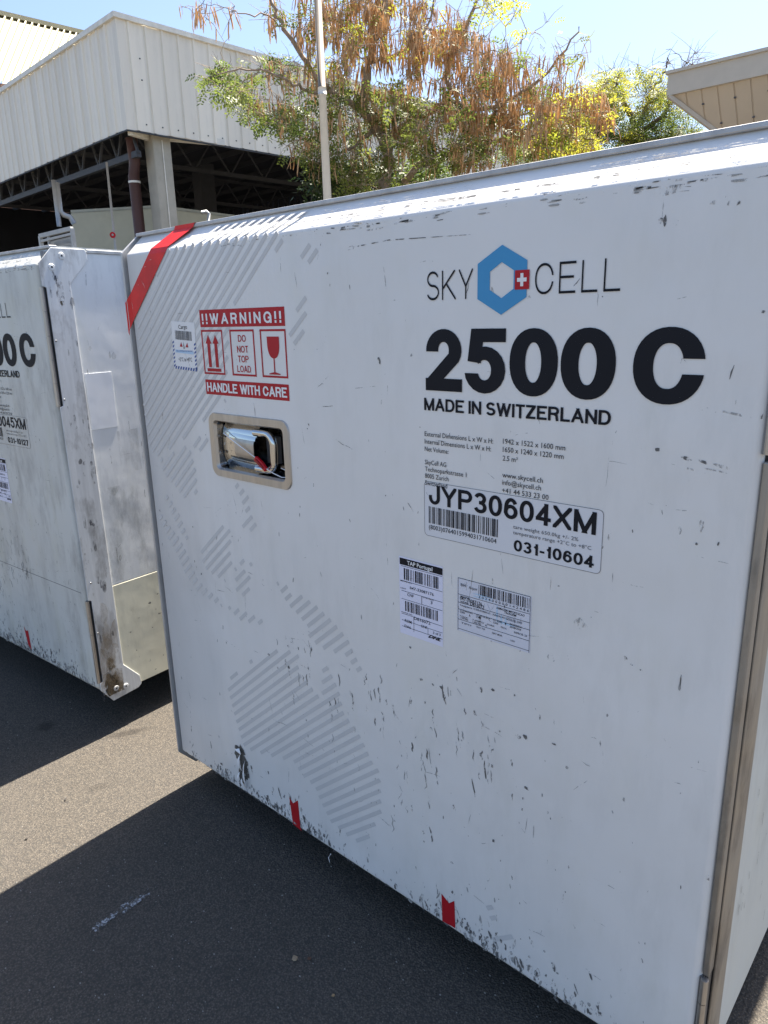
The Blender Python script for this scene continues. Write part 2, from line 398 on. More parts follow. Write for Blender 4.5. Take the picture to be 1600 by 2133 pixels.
# ------------------------------------------------------------------ ground
def ground_mat():
    m, t, b = principled('asphalt'); o = coords(t)
    v = t.nodes.new('ShaderNodeTexVoronoi'); v.inputs['Scale'].default_value = 230; t.links.new(o, v.inputs['Vector'])
    v2 = t.nodes.new('ShaderNodeTexVoronoi'); v2.inputs['Scale'].default_value = 520; t.links.new(o, v2.inputs['Vector'])
    c = mixrgb(t, ramp(t, v.outputs['Color'], .15, .9), (.082, .071, .058), (.160, .139, .112))
    c = mixrgb(t, ramp(t, v.outputs['Distance'], .25, .75), c, (.06, .056, .05))
    c = mixrgb(t, ramp(t, noise(t, o, 260, 2), .70, .74), c, (.36, .32, .26))
    c = mixrgb(t, math_(t, 'MULTIPLY', ramp(t, noise(t, o, 1.1, 5), .35, .7), .35), c, (.085, .08, .075))
    c = mixrgb(t, math_(t, 'MULTIPLY', ramp(t, noise(t, o, 4, 5, .7, (1, 3, 1)), .55, .8), .35), c, (.04, .038, .036))
    c = mixrgb(t, math_(t, 'MULTIPLY', ramp(t, noise(t, o, 14, 4, .7), .58, .75), .25), c, (.05, .047, .044))
    for (u, w, rx, ry, k) in ((265, 1527, .11, .03, .55), (95, 1513, .045, .05, .6), (205, 1640, .05, .03, .3)):
        p = PZ(u, w)
        mp = t.nodes.new('ShaderNodeMapping'); mp.vector_type = 'TEXTURE'; mp.inputs['Location'].default_value = tuple(p); mp.inputs['Rotation'].default_value = (0, 0, rad(62)); mp.inputs['Scale'].default_value = (rx, ry, 1)
        t.links.new(o, mp.inputs[0]); g = t.nodes.new('ShaderNodeTexGradient'); g.gradient_type = 'SPHERICAL'; t.links.new(mp.outputs[0], g.inputs[0])
        st = ramp(t, math_(t, 'MULTIPLY', g.outputs['Fac'], math_(t, 'ADD', noise(t, o, 30, 3), .3)), .12, .5)
        c = mixrgb(t, math_(t, 'MULTIPLY', st, k), c, (.03, .027, .024))
    t.links.new(c, b.inputs['Base Color']); b.inputs['Roughness'].default_value = .9; b.inputs['Specular IOR Level'].default_value = .12
    h = math_(t, 'ADD', math_(t, 'MULTIPLY', v.outputs['Distance'], -1.0), math_(t, 'ADD', math_(t, 'MULTIPLY', v2.outputs['Distance'], -.4), math_(t, 'MULTIPLY', noise(t, o, 20, 4), .8)))
    bump(t, b, h, .8, .0027); return m
g = MB(); g.quad((-500, -500, 0), (500, -500, 0), (500, 500, 0), (-500, 500, 0))
g.build('ground', ground_mat(), kind='structure')
pm = MB(); r_ = random.Random(3)
A, B = PZ(196, 1938), PZ(302, 1866)
for i in range(150):
    t = r_.random()
    if .42 < t < .56 and r_.random() < .85: continue
    p = A + (B - A) * t; w = .009 * (1.2 if t > .55 else .8)
    x, y = p[0] + r_.gauss(0, w * .6), p[1] + r_.gauss(0, w * .6); s_ = r_.uniform(.002, .008)
    pts = [(x + s_ * r_.uniform(.5, 1) * math.cos(a * 1.05), y + s_ * r_.uniform(.5, 1) * math.sin(a * 1.05), .004 + i * 1e-6) for a in range(6)]
    pm.add(pts, [tuple(range(6))])
pm.build('paint_flecks', ragged('flaking_paint', (.34, .35, .36), .46, 180, .15), kind='stuff')
gv = MB()
for i in range(420):
    u, v = r_.uniform(0, 1500), r_.uniform(1450, 2133); p = PZ(u, v)
    if p[1] > 1.3 and p[0] > -1.7: continue
    s_ = r_.choice((.0012, .0018, .0025)); q = [Vector((r_.uniform(-1, 1), r_.uniform(-1, 1), 0)).normalized() * s_ for _ in range(1)][0]
    x, y = p[0], p[1]
    gv.add([(x - s_, y, 0), (x, y - s_ * .7, 0), (x + s_ * 1.2, y, 0), (x, y + s_, 0), (x, y, s_ * 1.2)], [(0, 1, 4), (1, 2, 4), (2, 3, 4), (3, 0, 4)])
gv.build('grit', mat('pale_grit', (.22, .21, .19), .8, var=.4, vscale=200), kind='stuff')
def scrap(u, v, s, col, label, cat, name):
    p = PZ(u, v); mb = MB(); rr = random.Random(int(u)); n = 9
    pts = [(math.cos(a * .7) * s * rr.uniform(.6, 1.1), math.sin(a * .7) * s * rr.uniform(.5, 1), .002 + rr.uniform(0, .35) * s) for a in range(n)]
    mb.add(pts + [(0, 0, .5 * s)], [(i, (i + 1) % n, n) for i in range(n)])
    mb.add([(a, b, c - .0012) for a, b, c in pts + [(0, 0, .5 * s)]], [((i + 1) % n, i, n) for i in range(n)])
    o = mb.build(name, mat(name + '_skin' + str(int(u)), col, .8, var=.3, vscale=90)); o.location = (p[0], p[1], .001); tag(o, label, cat)
scrap(615, 1999, .0085, (.32, .24, .15), 'crumpled tan dry leaf scrap on the shaded asphalt', 'leaf', 'dry_leaf')
scrap(645, 1999, .006, (.12, .06, .035), 'small dark brown leaf fragment beside the tan leaf scrap', 'leaf', 'dry_leaf')
scrap(694, 2076, .004, (.42, .28, .14), 'tiny orange pebble on the asphalt near the bottom of the picture', 'pebble', 'pebble')
scrap(55, 1749, .005, (.035, .03, .025), 'small black crumb on the sunlit asphalt strip', 'pebble', 'pebble')
scrap(136, 1668, .004, (.03, .028, .025), 'tiny dark pebble high on the sunlit asphalt strip', 'pebble', 'pebble')

# ------------------------------------------------------------------ cargo containers
LX, LY = 1.518, 1.942
def container(loc, rz, label, v):
    """v: dict with the differences of this container (coatings, numbers, bottom height, stickers)"""
    root = thing('cargo_container', label, 'container', loc, rz, 'white metal air cargo containers')
    zb, zt, ch = v['zb'], v['zt'], .045
    dz = zt - 1.553
    front, side = v['front'], v['side']
    hx0, hx1, hz0, hz1 = .322, .578, 1.036, 1.160          # latch opening
    # body
    yb = .062
    prof = [(yb, zb - .04), (yb, 1.592 + dz), (LY - .05, 1.592 + dz), (LY, 1.545 + dz), (LY, zb), (LY - .05, zb - .05)]
    MB().prism(prof, .006, LX - .008, lambda a, b, t: (t, a, b)).build('body', front, root)
    # front door panel with rounded edges and an opening for the latch
    r = .012
    pr = [(.052, zb - .055), (.03, zb - .03)]                    # (y, z) along the profile, bottom to top
    for i in range(6):
        a = rad(-45 + 45 * i / 5); pr.append((r - r * math.cos(a), zb + r * math.sin(a) + .008))
    zs = [hz0, hz1]
    pr += [(0, z) for z in zs]
    for i in range(6):
        a = rad(0 + 45 * i / 5); pr.append((r - r * math.cos(a), zt - .005 + r * math.sin(a)))
    pr.append((.048, 1.5995 + dz)); n = len(pr)
    nr = []
    for i in range(n):
        a, b = pr[max(i - 1, 0)], pr[min(i + 1, n - 1)]; d = Vector((b[0] - a[0], b[1] - a[1])).normalized(); nr.append((d[1], -d[0]))
    xr = 1.507
    cols = [(.016, .02), (.016, 0), (hx0, 0), (hx1, 0)] + [(xr - .014 + .014 * math.sin(rad(a)), .014 * (1 - math.cos(rad(a)))) for a in (0, 18, 36, 54, 72, 90)] + [(xr, .05)]
    mb = MB(); vs = [(x, pr[i][0] + nr[i][0] * o_, pr[i][1] + nr[i][1] * o_) for x, o_ in cols for i in range(n)]
    fs = []
    for c in range(len(cols) - 1):
        for i in range(n - 1):
            if cols[c][0] == hx0 and cols[c + 1][0] == hx1 and pr[i][1] == hz0 and pr[i + 1][1] == hz1: continue
            fs.append((c * n + i, (c + 1) * n + i, (c + 1) * n + i + 1, c * n + i + 1))
    mb.add(vs, fs); fp_ = mb.build('front_panel', front, root, smooth=True)
    # profile of the end plates, chamfered at the corners
    def endprof(g, y1):
        return [(y1, zb - .055 - g), (.048, zb - .062 - g), (-g, zb - .006), (-g, zt + .006), (.046, 1.602 + dz + g * .4), (y1, 1.602 + dz + g * .4)]
    MB().prism(endprof(.006, LY - .05), -.004, .003, lambda a, b, t: (t, a, b)).build('end_plate', RAIL, root, bevel=.0015)
    MB().prism([(.012, zb), (.012, zt), (.052, 1.592 + dz), (.06, 1.592 + dz), (.06, zb)], .003, .016, lambda a, b, t: (t, a, b)).build('edge_gap', ALUD, root)
    # right side: dark gap, side panels, corner plate
    MB().prism([(.014, zb), (.014, zt - .004), (.05, 1.588 + dz), (.062, 1.588 + dz), (.062, zb)], xr - .004, xr + .004, lambda a, b, t: (t, a, b)).build('edge_gap', SHADE, root)
    zs_ = v['seam']
    if not v.get('gusset'): zs_ = zb - .04
    MB().box(LX - .008, .05, zs_ + .001, LX - .003, LY - .03, 1.590 + dz).build('side_panel', side, root, bevel=.001)
    if v.get('gusset'): MB().box(LX - .008, .05, zb - .04, LX - .002, LY - .03, zs_ - .001).build('side_panel', v['side_low'], root, bevel=.001, label=v.get('low_label', 'lower side panel below the seam'))
    if v.get('gusset'):
        post = [(.004, zb - .005), (.045, zb - .062), (.145, zb - .055), (.158, zb - .045), (.155, zb - .012), (.098, zb + .055),
                (.092, 1.50), (.150, 1.560), (.157, 1.572), (.157, 1.594), (.150, 1.601), (.045, 1.601), (.002, 1.556), (.004, 1.492), (.016, 1.488), (.016, 1.142), (.005, 1.138), (.005, .503), (.016, .499), (.016, .203), (.004, .199)]
    else:
        post = [(.036, zb - .05), (.045, zb - .062), (.145, zb - .055), (.112, zb - .012), (.110, zb + .055), (.110, 1.55), (.110, 1.601 + dz), (.046, 1.601 + dz), (.036, 1.59 + dz)]
    po = MB().prism(post, LX - .0025, LX + .001, lambda a, b, t: (t, a, b)).build('corner_plate', v['post'], root, bevel=.0012)
    if v.get('gusset'):
        for (y, z) in ((.075, 1.579), (.040, 1.546), (.060, zb - .02), (.096, zb - .028)):
            b = MB(); b.tube([(LX + .001, y, z), (LX + .003, y, z)], [.0105, .009], 18)
            b.tube([(LX + .003, y, z), (LX + .0034, y, z)], [.006, .0055], 14)
            bo = b.build('bolt', ALUP, po, smooth=False)
            MB().tube([(LX + .0034, y, z), (LX + .0037, y, z)], .003, 8).build('bolt_socket', INK, po)
        for z in (1.335, 1.16, .56, .38):
            MB().tube([(LX + .001, .022, z), (LX + .0022, .022, z)], [.0035, .0025], 8).build('rivet', ALUD, po)
    else:
        MB().prism([(.005, .36), (.005, 1.19), (.020, 1.19), (.029, 1.19), (.029, .36)], LX - .0105, LX - .0005, lambda a, b, t: (t, a, b)).build('hinge_cover', ALU, root, bevel=.002)
    MB().box(LX - .0078, .016, zb - .03, LX - .0035, .05, 1.59 + dz).build('edge_channel', ALUD, root)
    # hinges
    for (za, zc) in v['hinges']:
        nk = 5; L = (zc - za) / nk
        h = MB().box(LX - .0135, .004, za, LX - .008, .014, zc).build('hinge_leaf', ALUD, root)
        for k in range(nk):
            MB().tube([(LX - .0055, .0035, za + k * L + .0006), (LX - .0055, .0035, za + (k + 1) * L - .0006)], .0058, 12).build('knuckle', STEEL, h)
    # roof rail, roof sheet, rear rail
    MB().box(-.002, .041, 1.5995 + dz, LX, .066, 1.608 + dz).build('roof_rail', RAIL, root, bevel=.002)
    MB().box(-.002, .0485, 1.594 + dz, LX, .058, 1.5995 + dz).build('rail_web', ALUD, root)
    MB().box(.0, .0665, 1.592 + dz, LX - .004, LY - .06, 1.606 + dz).build('roof_sheet', front, root)
    MB().box(LX - .012, .158, 1.590 + dz, LX + .0005, LY - .06, 1.6015 + dz).build('roof_edge_trim', RAIL, root, bevel=.002)
    # base skids, set back and coloured near-black to keep the underside dark
    for x in (.34, .70, 1.06):
        MB().box(x, .42, .0, x + .12, LY - .3, zb - .056).build('skid', SHADE, root, bevel=.004)
    MB().box(.05, .09, zb - .062, LX - .05, LY - .09, zb - .045).build('base_frame', SHADE, root)
    latch(root, v)
    prints(root, v)
    return root, po

def latch(root, v):
    lt = MB(); x0, x1, z0, z1 = .306, .594, 1.021, 1.175
    o, i = roundrect(x0, z0, x1, z1, .024, 7), roundrect(x0 + .019, z0 + .018, x1 - .019, z1 - .018, .012, 7)
    n = len(o); y0, y1 = -.0035, .001
    o2 = roundrect(x0 + .002, z0 + .002, x1 - .002, z1 - .002, .023, 7); i2 = roundrect(x0 + .023, z0 + .022, x1 - .023, z1 - .022, .010, 7)
    i3 = roundrect(x0 + .036, z0 + .034, x1 - .036, z1 - .034, .006, 7)
    rings = [(o, y1), (o2, y0), (i, y0), (i2, .004)]
    k = len(lt.v)
    for rr, y in rings: lt.v += [(a, y, b) for a, b in rr]
    for q in range(len(rings) - 1):
        for j in range(n): lt.f.append((q * n + j, q * n + (j + 1) % n, (q + 1) * n + (j + 1) % n, (q + 1) * n + j)); lt.m.append(0)
    fr = lt.build('latch_frame', STEEL, root)
    d = MB(); rings = [(i2, .004), (i3, .046)]
    for rr, y in rings: d.v += [(a, y, b) for a, b in rr]
    for j in range(n): d.f.append((j, (j + 1) % n, n + (j + 1) % n, n + j)); d.m.append(0)
    d.f.append(tuple(range(n, 2 * n))); d.m.append(0)
    d.build('recessed_dish', DISH, fr)
    # paddle: an arched pressed plate with a raised inner panel, ending in an open D-shaped grip
    def plate(ax0, ax1, az0, az1, dep, bul, nx=8, nz=10, taper=0):
        mb = MB(); vs = []
        for a in range(nx + 1):
            for b in range(nz + 1):
                s_, t_ = a / nx, b / nz; zc = (az0 + az1) / 2; hz = (az1 - az0) / 2 * (1 - taper * s_)
                yy = dep - bul * (1 - (2 * t_ - 1) ** 4) - .006 * math.sin(s_ * math.pi / 2)
                vs.append((ax0 + (ax1 - ax0) * s_, yy, zc + (2 * t_ - 1) * hz))
        fs = [(a * (nz + 1) + b, (a + 1) * (nz + 1) + b, (a + 1) * (nz + 1) + b + 1, a * (nz + 1) + b + 1) for a in range(nx) for b in range(nz)]
        mb.add(vs, fs); return mb
    plate(.338, .472, 1.046, 1.150, .026, .014).build('paddle', CHROME, fr, smooth=True)
    plate(.366, .470, 1.066, 1.130, .0125, .005, taper=.08).build('paddle_boss', CHROME, fr, smooth=True)
    plate(.392, .470, 1.077, 1.119, .0065, .003).build('paddle_pad', STEEL, fr, smooth=True)
    g = MB(); zt_, zb_, xe = 1.138, 1.056, .528
    pts = [(.466, .008, zt_)] + [(xe - .022 + .022 * math.sin(rad(a)), .008, zt_ - .022 + .022 * math.cos(rad(a))) for a in (0, 22, 45, 67, 90)]
    pts += [(xe - .022 + .022 * math.cos(rad(a)), .008, zb_ + .022 - .022 * math.sin(rad(a))) for a in (0, 22, 45, 67, 90)] + [(.466, .008, zb_)]
    g.tube(pts, .0088, 12); g.build('grip', CHROME, fr, smooth=True)
    MB().box(.478, .028, 1.066, .512, .045, 1.128).build('catch_block', ALUD, fr, bevel=.002)
    for z in (1.078, 1.118): MB().tube([(.3345, .004, z), (.3345, .001, z)], [.0045, .003], 10).build('rivet', ALU, fr)

def prints(root, v):
    ox = v.get('ox', 0)
    num, serial = v['num'], v['serial']
    # logo
    b = letters(MB(), 'SKY', .967, 1.060, 1.406, 1.452, sw=.08, sh=.08, track=.22); b.build('logo_lettering', INK, root)
    b = letters(MB(), 'CELL', 1.172, 1.305, 1.408, 1.452, sw=.08, sh=.08, track=.30); b.build('logo_lettering', INK, root)
    cx, cz = 1.1135, 1.4315
    oh = [(cx, cz + .0515), (cx + .0445, cz + .0265), (cx + .0445, cz - .0265), (cx, cz - .0515), (cx - .0445, cz - .0265), (cx - .0445, cz + .0265)]
    ih = [(cx, cz + .0265), (cx + .0215, cz + .0135), (cx + .0215, cz - .0135), (cx, cz - .0265), (cx - .0215, cz - .0135), (cx - .0215, cz + .0135)]
    mb = MB(); ring(mb, oh, ih); mb.build('logo_hexagon', BLUE if v['full'] else GHOST, root)
    mb = MB(); rect(mb, 1.1375, 1.4165, 1.1625, 1.4445, -.0016); q = mb.build('logo_flag', RED, root)
    mb = MB(); X, Z = 1.150, 1.4305
    rect(mb, X - .0026, Z - .0095, X + .0026, Z + .0095, -.0021); rect(mb, X - .0082, Z - .0028, X + .0082, Z + .0028, -.00215); mb.build('cross', WHT, q)
    # model number
    for chx, a0, a1 in (('2', .963, 1.0400), ('5', 1.0455, 1.1245), ('0', 1.131, 1.215), ('0', 1.2195, 1.3055), ('C', 1.3305, 1.4275)):
        letters(MB(), chx, a0, a1, 1.2565, 1.3595, sw=.30 if chx != 'C' else .29, sh=.205, ws=1.15 if chx != 'C' else 1.0).build('model_number_character', INK, root)
    b = letters(MB(), 'MADE IN SWITZERLAND', .959, 1.303, 1.2215, 1.243, sw=.225, sh=.175, track=.11, space=.36); b.build('origin_lettering', INK, root)
    for t, x0, x1, z in (('External Dimensions L x W x H:', .9595, 1.103, 1.1755), ('Internal Dimensions L x W x H:', .9595, 1.099, 1.162), ('Net Volume:', .9595, 1.012, 1.1485),
                         ('1942 x 1522 x 1600 mm', 1.122, 1.233, 1.1775), ('1650 x 1240 x 1220 mm', 1.122, 1.231, 1.164), ('2.5 m\u00b3', 1.122, 1.150, 1.1495),
                         ('SkyCell AG', .9595, 1.007, 1.1245), ('Technoparkstrasse 1', .9595, 1.050, 1.112), ('8005 Zurich', .9595, 1.012, 1.0995), ('Switzerland', .9595, 1.009, 1.0865),
                         ('www.skycell.ch', 1.122, 1.197, 1.1215), ('info@skycell.ch', 1.122, 1.194, 1.109), ('+41 44 533 23 00', 1.122, 1.208, 1.0955)):
        typed(t, x0, x1, z, .0085, INK, root, off=0, name='address_line')
    # registration plate sticker
    x0, x1, z0, z1 = .957, 1.301, .991, 1.0935
    st = MB(); flat(st, roundrect(x0, z0, x1, z1, .008), -.0005); s = st.build('registration_sticker', FILM if v['full'] else PWL, root)
    ln = MB(); ring(ln, roundrect(x0, z0, x1, z1, .008), roundrect(x0 + .0007, z0 + .0007, x1 - .0007, z1 - .0007, .0075), -.0008); ln.build('sticker_edge', INKG, s)
    letters(MB(), num, .968, 1.290, 1.0525, 1.0885, sw=.215, sh=.17, track=.11).build('registration_number', INK, s)
    barcode(MB(), .9675, 1.115, 1.016, 1.0475, 46, 5).build('barcode', INK, s)
    typed(v['bar'], .9675, 1.113, 1.0045, .0085, INK, s)
    typed('tare weight 650.0kg +/- 2%', 1.145, 1.262, 1.0375, .0062, INKG, s); typed('temperature range +2\u00b0C to +8\u00b0C', 1.145, 1.284, 1.0275, .0062, INKG, s)
    letters(MB(), serial, 1.147, 1.2895, .999, 1.0185, sw=.235, sh=.18, track=.12).build('serial_number', INK, s)
    # airline paper label
    dx, dz = v.get('air', (0, 0))
    lx0, lx1, lz0, lz1 = .893 + dx, .9985 + dx, .776 + dz, .937 + dz; w = lx1 - lx0
    st = MB(); rect(st, lx0, lz0, lx1, lz1, -.0006); s = st.build('airline_label', PAPER, root)
    mb = MB(); rect(mb, lx0 + .002, lz1 - .0165, lx1 - .0005, lz1 - .003, -.0010)
    for k in (.118, .305, .435, .540, .735, .82, .90): rect(mb, lx0 + .005, lz1 - .161 * k - .0004, lx1 - .001, lz1 - .161 * k + .0004, -.0010)
    rect(mb, lx0 + w * .52, lz1 - .086, lx0 + w * .53, lz1 - .070, -.0010); rect(mb, lx0 + w * .33, lz1 - .150, lx0 + w * .337, lz1 - .118, -.0010); rect(mb, lx0 + w * .66, lz1 - .145, lx0 + w * .667, lz1 - .132, -.0010)
    barcode(mb, lx0 + .012, lx1 - .010, lz1 - .046, lz1 - .0225, 24, 9, -.001); barcode(mb, lx0 + .014, lx1 - .012, lz1 - .111, lz1 - .090, 24, 11, -.001)
    mb.build('label_print', INK, s)
    typed('TAP Portugal', lx0 + w * .2, lx0 + w * .78, lz1 - .0135, .0078, WHT, s, -.0016, .02)
    for t, a, c, z, h in (('047-33087176', .25, .80, .0625, .0058), ('CNF', .19, .34, .0780, .006), ('3', .73, .77, .0800, .006), ('D816072', .34, .72, .1235, .0066), ('ROM', .12, .28, .1345, .006),
                       ('CNF', .50, .65, .1345, .0055), ('3 of 3', .78, .95, .1400, .0052), ('DA6', .11, .26, .1460, .0055), ('MAWB NO', .03, .3, .0512, .0026), ('DEST', .03, .16, .0660, .0024), ('TOTAL PIECES', .54, .8, .0725, .0024), ('HAWB NO', .04, .3, .1165, .0026)):
        typed(t, lx0 + w * a, lx0 + w * c, lz1 - z, h, INK, s, -.0012, .004)
    typed('DHL', lx0 + w * .66, lx0 + w * .96, lz1 - .1505, .0062, INK, s, -.0012, .05, shear=.6)
    # red arrow marks at the lower edge
    for pts in v['arrows']:
        mb = MB(); flat(mb, pts, -.0008); mb.build('arrow_mark', RED, root)
    if not v['full']: return
    # warehouse label
    c4 = [np.array(F(*q)) for q in ((955, 1203), (1105, 1247), (1103, 1361), (951, 1305))]
    bx0, bz1 = c4[0]; bx1, bz0 = (c4[1][0] + c4[2][0]) / 2, (c4[2][1] + c4[3][1]) / 2; w, h = bx1 - bx0, bz1 - bz0
    st = MB(); rect(st, bx0 - .002, bz0 - .003, bx1 + .002, bz1, -.0005); s = st.build('warehouse_label', PAPER2, root)
    def at(a, b): return bx0 + w * a, bz1 - h * b
    mb = MB()
    for yk in (.0, .31, .47, .60, .80, .985):
        x_, z_ = at(0, yk); rect(mb, x_, z_ - .0004, x_ + w, z_ + .0004, -.0009)
    for xk in (.0, 1.0): x_, _ = at(xk, 0); rect(mb, x_ - .0004, bz0 - .002, x_ + .0004, bz1, -.0009)
    x_, z_ = at(.30, .22); barcode(mb, x_, bx0 + w * .985, z_, z_ + h * .19, 34, 21, -.0009)
    for a0, b0, a1, b1 in ((.06, .10, .14, .10), (.10, .06, .10, .15), (.125, .04, .125, .2)):
        p, q = at(a0, b0), at(a1, b1); streak(mb, [p, q], .0009, -.0010)
    mb.build('label_print', INK, s)
    gm = MB()
    for a0, b0, a1, b1 in ((.22, .22, .50, .22), (.22, .27, .50, .27), (.56, .31, .56, .62), (.62, .45, .62, .66), (.56, .62, .80, .62), (.68, .5, .68, .66)):
        streak(gm, [at(a0, b0), at((a0 + a1) / 2, (b0 + b1) / 2), at(a1, b1)], .0035, -.0007)
    gm.build('faded_print', LBLUE, s, kind='stuff')
    gm = MB()
    for a0, b0, a1, b1 in ((.38, .35, .38, .46), (.42, .34, .47, .46), (.52, .34, .47, .46), (.70, .42, .80, .42), (.70, .48, .80, .48), (.80, .42, .80, .58), (.70, .54, .88, .54), (.88, .42, .88, .56)):
        streak(gm, [at(a0, b0), at((a0 + a1) / 2, (b0 + b1) / 2), at(a1, b1)], .0018, -.0007)
    gm.build('faded_print', GHOST, s, kind='stuff')
    for t, a, b, c, hh, of in (('BH', .04, .145, .11, .0055, 0), ('Airport', .16, .155, .28, .0055, 0), ('2 0 2 4 0 0 0 0 0 1 4 2 4 8 6', .30, .28, .985, .0048, 0), ('MAWB:', .04, .365, .18, .0042, .02),
                               ('047-33087176', .03, .41, .35, .0062, .02), ('HAWB:', .04, .465, .16, .0042, .02), ('D816072', .18, .465, .38, .0068, .03), ('ARMAZEM IMPORTACAO', .55, .385, .93, .0040, .02), ('TRIAGEM', .66, .43, .82, .0038, .02),
                               ('Consignatario: 17.503.475/0001-01 - FUNDACAO EZEQUIEL DIAS', .03, .53, .90, .0036, .01), ('QT ORIGINAL', .03, .625, .22, .0032, 0), ('QT ETIQUETA', .27, .625, .47, .0032, 0), ('QT REM', .51, .63, .62, .0032, 0),
                               ('3,000', .03, .665, .10, .0032, .01), ('3,000', .27, .665, .34, .0032, .01), ('3,000', .51, .675, .58, .0032, .01), ('RECEBIDO', .74, .61, .90, .0032, .01), ('20/08/2024', .74, .66, .89, .0034, .02),
                               ('P B DOC', .03, .745, .15, .0032, 0), ('P AFERIDO', .22, .745, .38, .0032, 0), ('AVARIA', .42, .745, .53, .0032, 0), ('PROC', .62, .72, .70, .0032, 0), ('ESPECIE: 22', .80, .74, .97, .0034, .01),
                               ('1.999,700', .04, .78, .15, .0034, .01), ('1.999,700', .22, .79, .34, .0034, .01), ('N', .40, .78, .42, .0034, .01), ('TIPO', .05, .87, .2, .003, 0), ('TRAT TER', .27, .86, .40, .0032, 0), ('NAT MUR', .50, .88, .64, .0032, .02), ('1,000', .75, .91, .81, .003, .01)):
        x_, z_ = at(a, b); typed(t, x_, bx0 + w * c, z_, hh, INK, s, -.0012, of * .4)
    # warning label set
    wx0, wx1, wz0, wz1 = .3055, .6005, 1.2165, 1.4065
    mb = MB(); rect(mb, wx0, wz1 - .038, wx1, wz1, -.0006); q = mb.build('warning_banner', RED, root)
    letters(MB(), '!!WARNING!!', wx0 + .009, wx1 - .010, wz1 - .0315, wz1 - .0085, sw=.235, sh=.18, track=.38).build('banner_lettering', WHT, q)
    mb = MB(); rect(mb, wx0 + .0, wz0, wx1, wz0 + .034, -.0006); q = mb.build('handling_banner', RED, root)
    letters(MB(), 'HANDLE WITH CARE', wx0 + .006, wx1 - .006, wz0 + .0065, wz0 + .0275, sw=.25, sh=.18, track=.08, space=.42).build('banner_lettering', WHT, q)
    bz0, bz1 = 1.2630, 1.3625
    for k, (a0, a1) in enumerate(((.3055, .386), (.4125, .4975), (.5175, .6005))):
        mb = MB(); ring(mb, [(a0, bz0), (a1, bz0), (a1, bz1), (a0, bz1)], [(a0 + .0042, bz0 + .0042), (a1 - .0042, bz0 + .0042), (a1 - .0042, bz1 - .0042), (a0 + .0042, bz1 - .0042)], -.0006)
        q = mb.build('pictogram_frame', RED, root); pb = MB(); c = (a0 + a1) / 2
        if k == 0:
            for d in (-.0145, .0125):
                rect(pb, c + d - .0055, 1.2790, c + d + .0055, 1.334, -.0007); flat(pb, [(c + d - .0115, 1.332), (c + d + .0115, 1.332), (c + d, 1.3515)], -.00075)
            rect(pb, c - .0275, 1.2695, c + .0255, 1.2765, -.0007); pb.build('two_arrows', RED, q)
        elif k == 1:
            for t, hw, z in (('DO', .0135, 1.3365), ('NOT', .0195, 1.3135), ('TOP', .0185, 1.2925), ('LOAD', .024, 1.2710)):
                letters(pb, t, c - hw, c + hw, z, z + .0145, sw=.19, sh=.15, track=.13, y=-.0007)
            pb.build('frame_lettering', RED, q)
        else:
            bowl = [(-.0195, 1.3475), (.0195, 1.3475)] + [(.0195 * math.cos(rad(a)) ** .8, 1.333 - .030 * math.sin(rad(a))) for a in range(10, 90, 10)] + [(0, 1.303)] + [(-.0195 * math.cos(rad(a)) ** .8, 1.333 - .030 * math.sin(rad(a))) for a in range(80, 0, -10)]
            flat(pb, [(c + a, b) for a, b in bowl], -.0007); rect(pb, c - .0018, 1.273, c + .0018, 1.305, -.00075)
            flat(pb, [(c - .018, 1.2695), (c + .018, 1.2695), (c + .018, 1.2715), (c + .003, 1.2745), (c - .003, 1.2745), (c - .018, 1.2715)], -.0008)
            pb.build('wine_glass', RED, q)
    # small cargo tag, slightly askew
    s = MB(); ca, cz_ = .1865, 1.384; W_, H_ = .096, .112
    th = rad(-3); T = lambda a, b: (ca + (a * math.cos(th) - b * math.sin(th)), cz_ + a * math.sin(th) + b * math.cos(th))
    flat(s, [T(0, 0), T(W_, 0), T(W_, -H_), T(0, -H_)][::-1], -.0006); s_ = s.build('cargo_tag', WHT, root)
    s2 = MB(); 
    for k in range(9):
        a = .004 + k * .0105; flat(s2, [T(a, -H_), T(a + .006, -H_), T(a + .0095, -H_ + .007), T(a + .0035, -H_ + .007)], -.001)
    for k in range(7):
        b = -.048 - k * .0092
        for e in (0, W_ - .0065): flat(s2, [T(e, b - .0055), T(e + .0065, b - .0015), T(e + .0065, b + .003), T(e, b - .001)], -.001)
    s2.build('tag_stripes', NAVY, s_)
    s2 = MB(); flat(s2, [T(.010, -.066), T(.086, -.066), T(.086, -.073), T(.010, -.073)][::-1], -.001); s2.build('tag_band', LBLUE, s_)
    s2 = MB(); flat(s2, [T(.030, -.058), T(.037, -.047), T(.042, -.058)], -.001); flat(s2, [T(.054, -.058), T(.062, -.047), T(.066, -.058)], -.001); s2.build('tag_wings', RED, s_)
    s2 = MB()
    rr = random.Random(4); x = .014
    while x < .082:
        w_ = rr.choice((.0009, .0016, .0022)); flat(s2, [T(x, -.042), T(x + w_, -.042), T(x + w_, -.021), T(x, -.021)], -.001); x += w_ + rr.choice((.0012, .0018))
    streak(s2, [T(.046, -.046), T(.047, -.053), T(.051, -.060), T(.047, -.062), T(.045, -.056), T(.049, -.050)], .0012, -.0011)
    s2.build('tag_barcode', INK, s_)
    a, b = T(.030, -.017); o = typed('Cargo', a, a + .036, b, .0095, INK, s_, -.0012)
    a, b = T(.022, -.093); o = typed('+2\u00b0C to +8\u00b0C', a, a + .056, b, .0095, INK, s_, -.0012)
    a, b = T(.014, -.071); o = typed('TIME & TEMPERATURE SENSITIVE', a, a + .068, b, .0034, NAVY, s_, -.0012)
    # red tape over the corner
    fx = [F(*q) for q in ((309, 519), (345, 513), (281, 663), (268, 618))]
    t = MB()
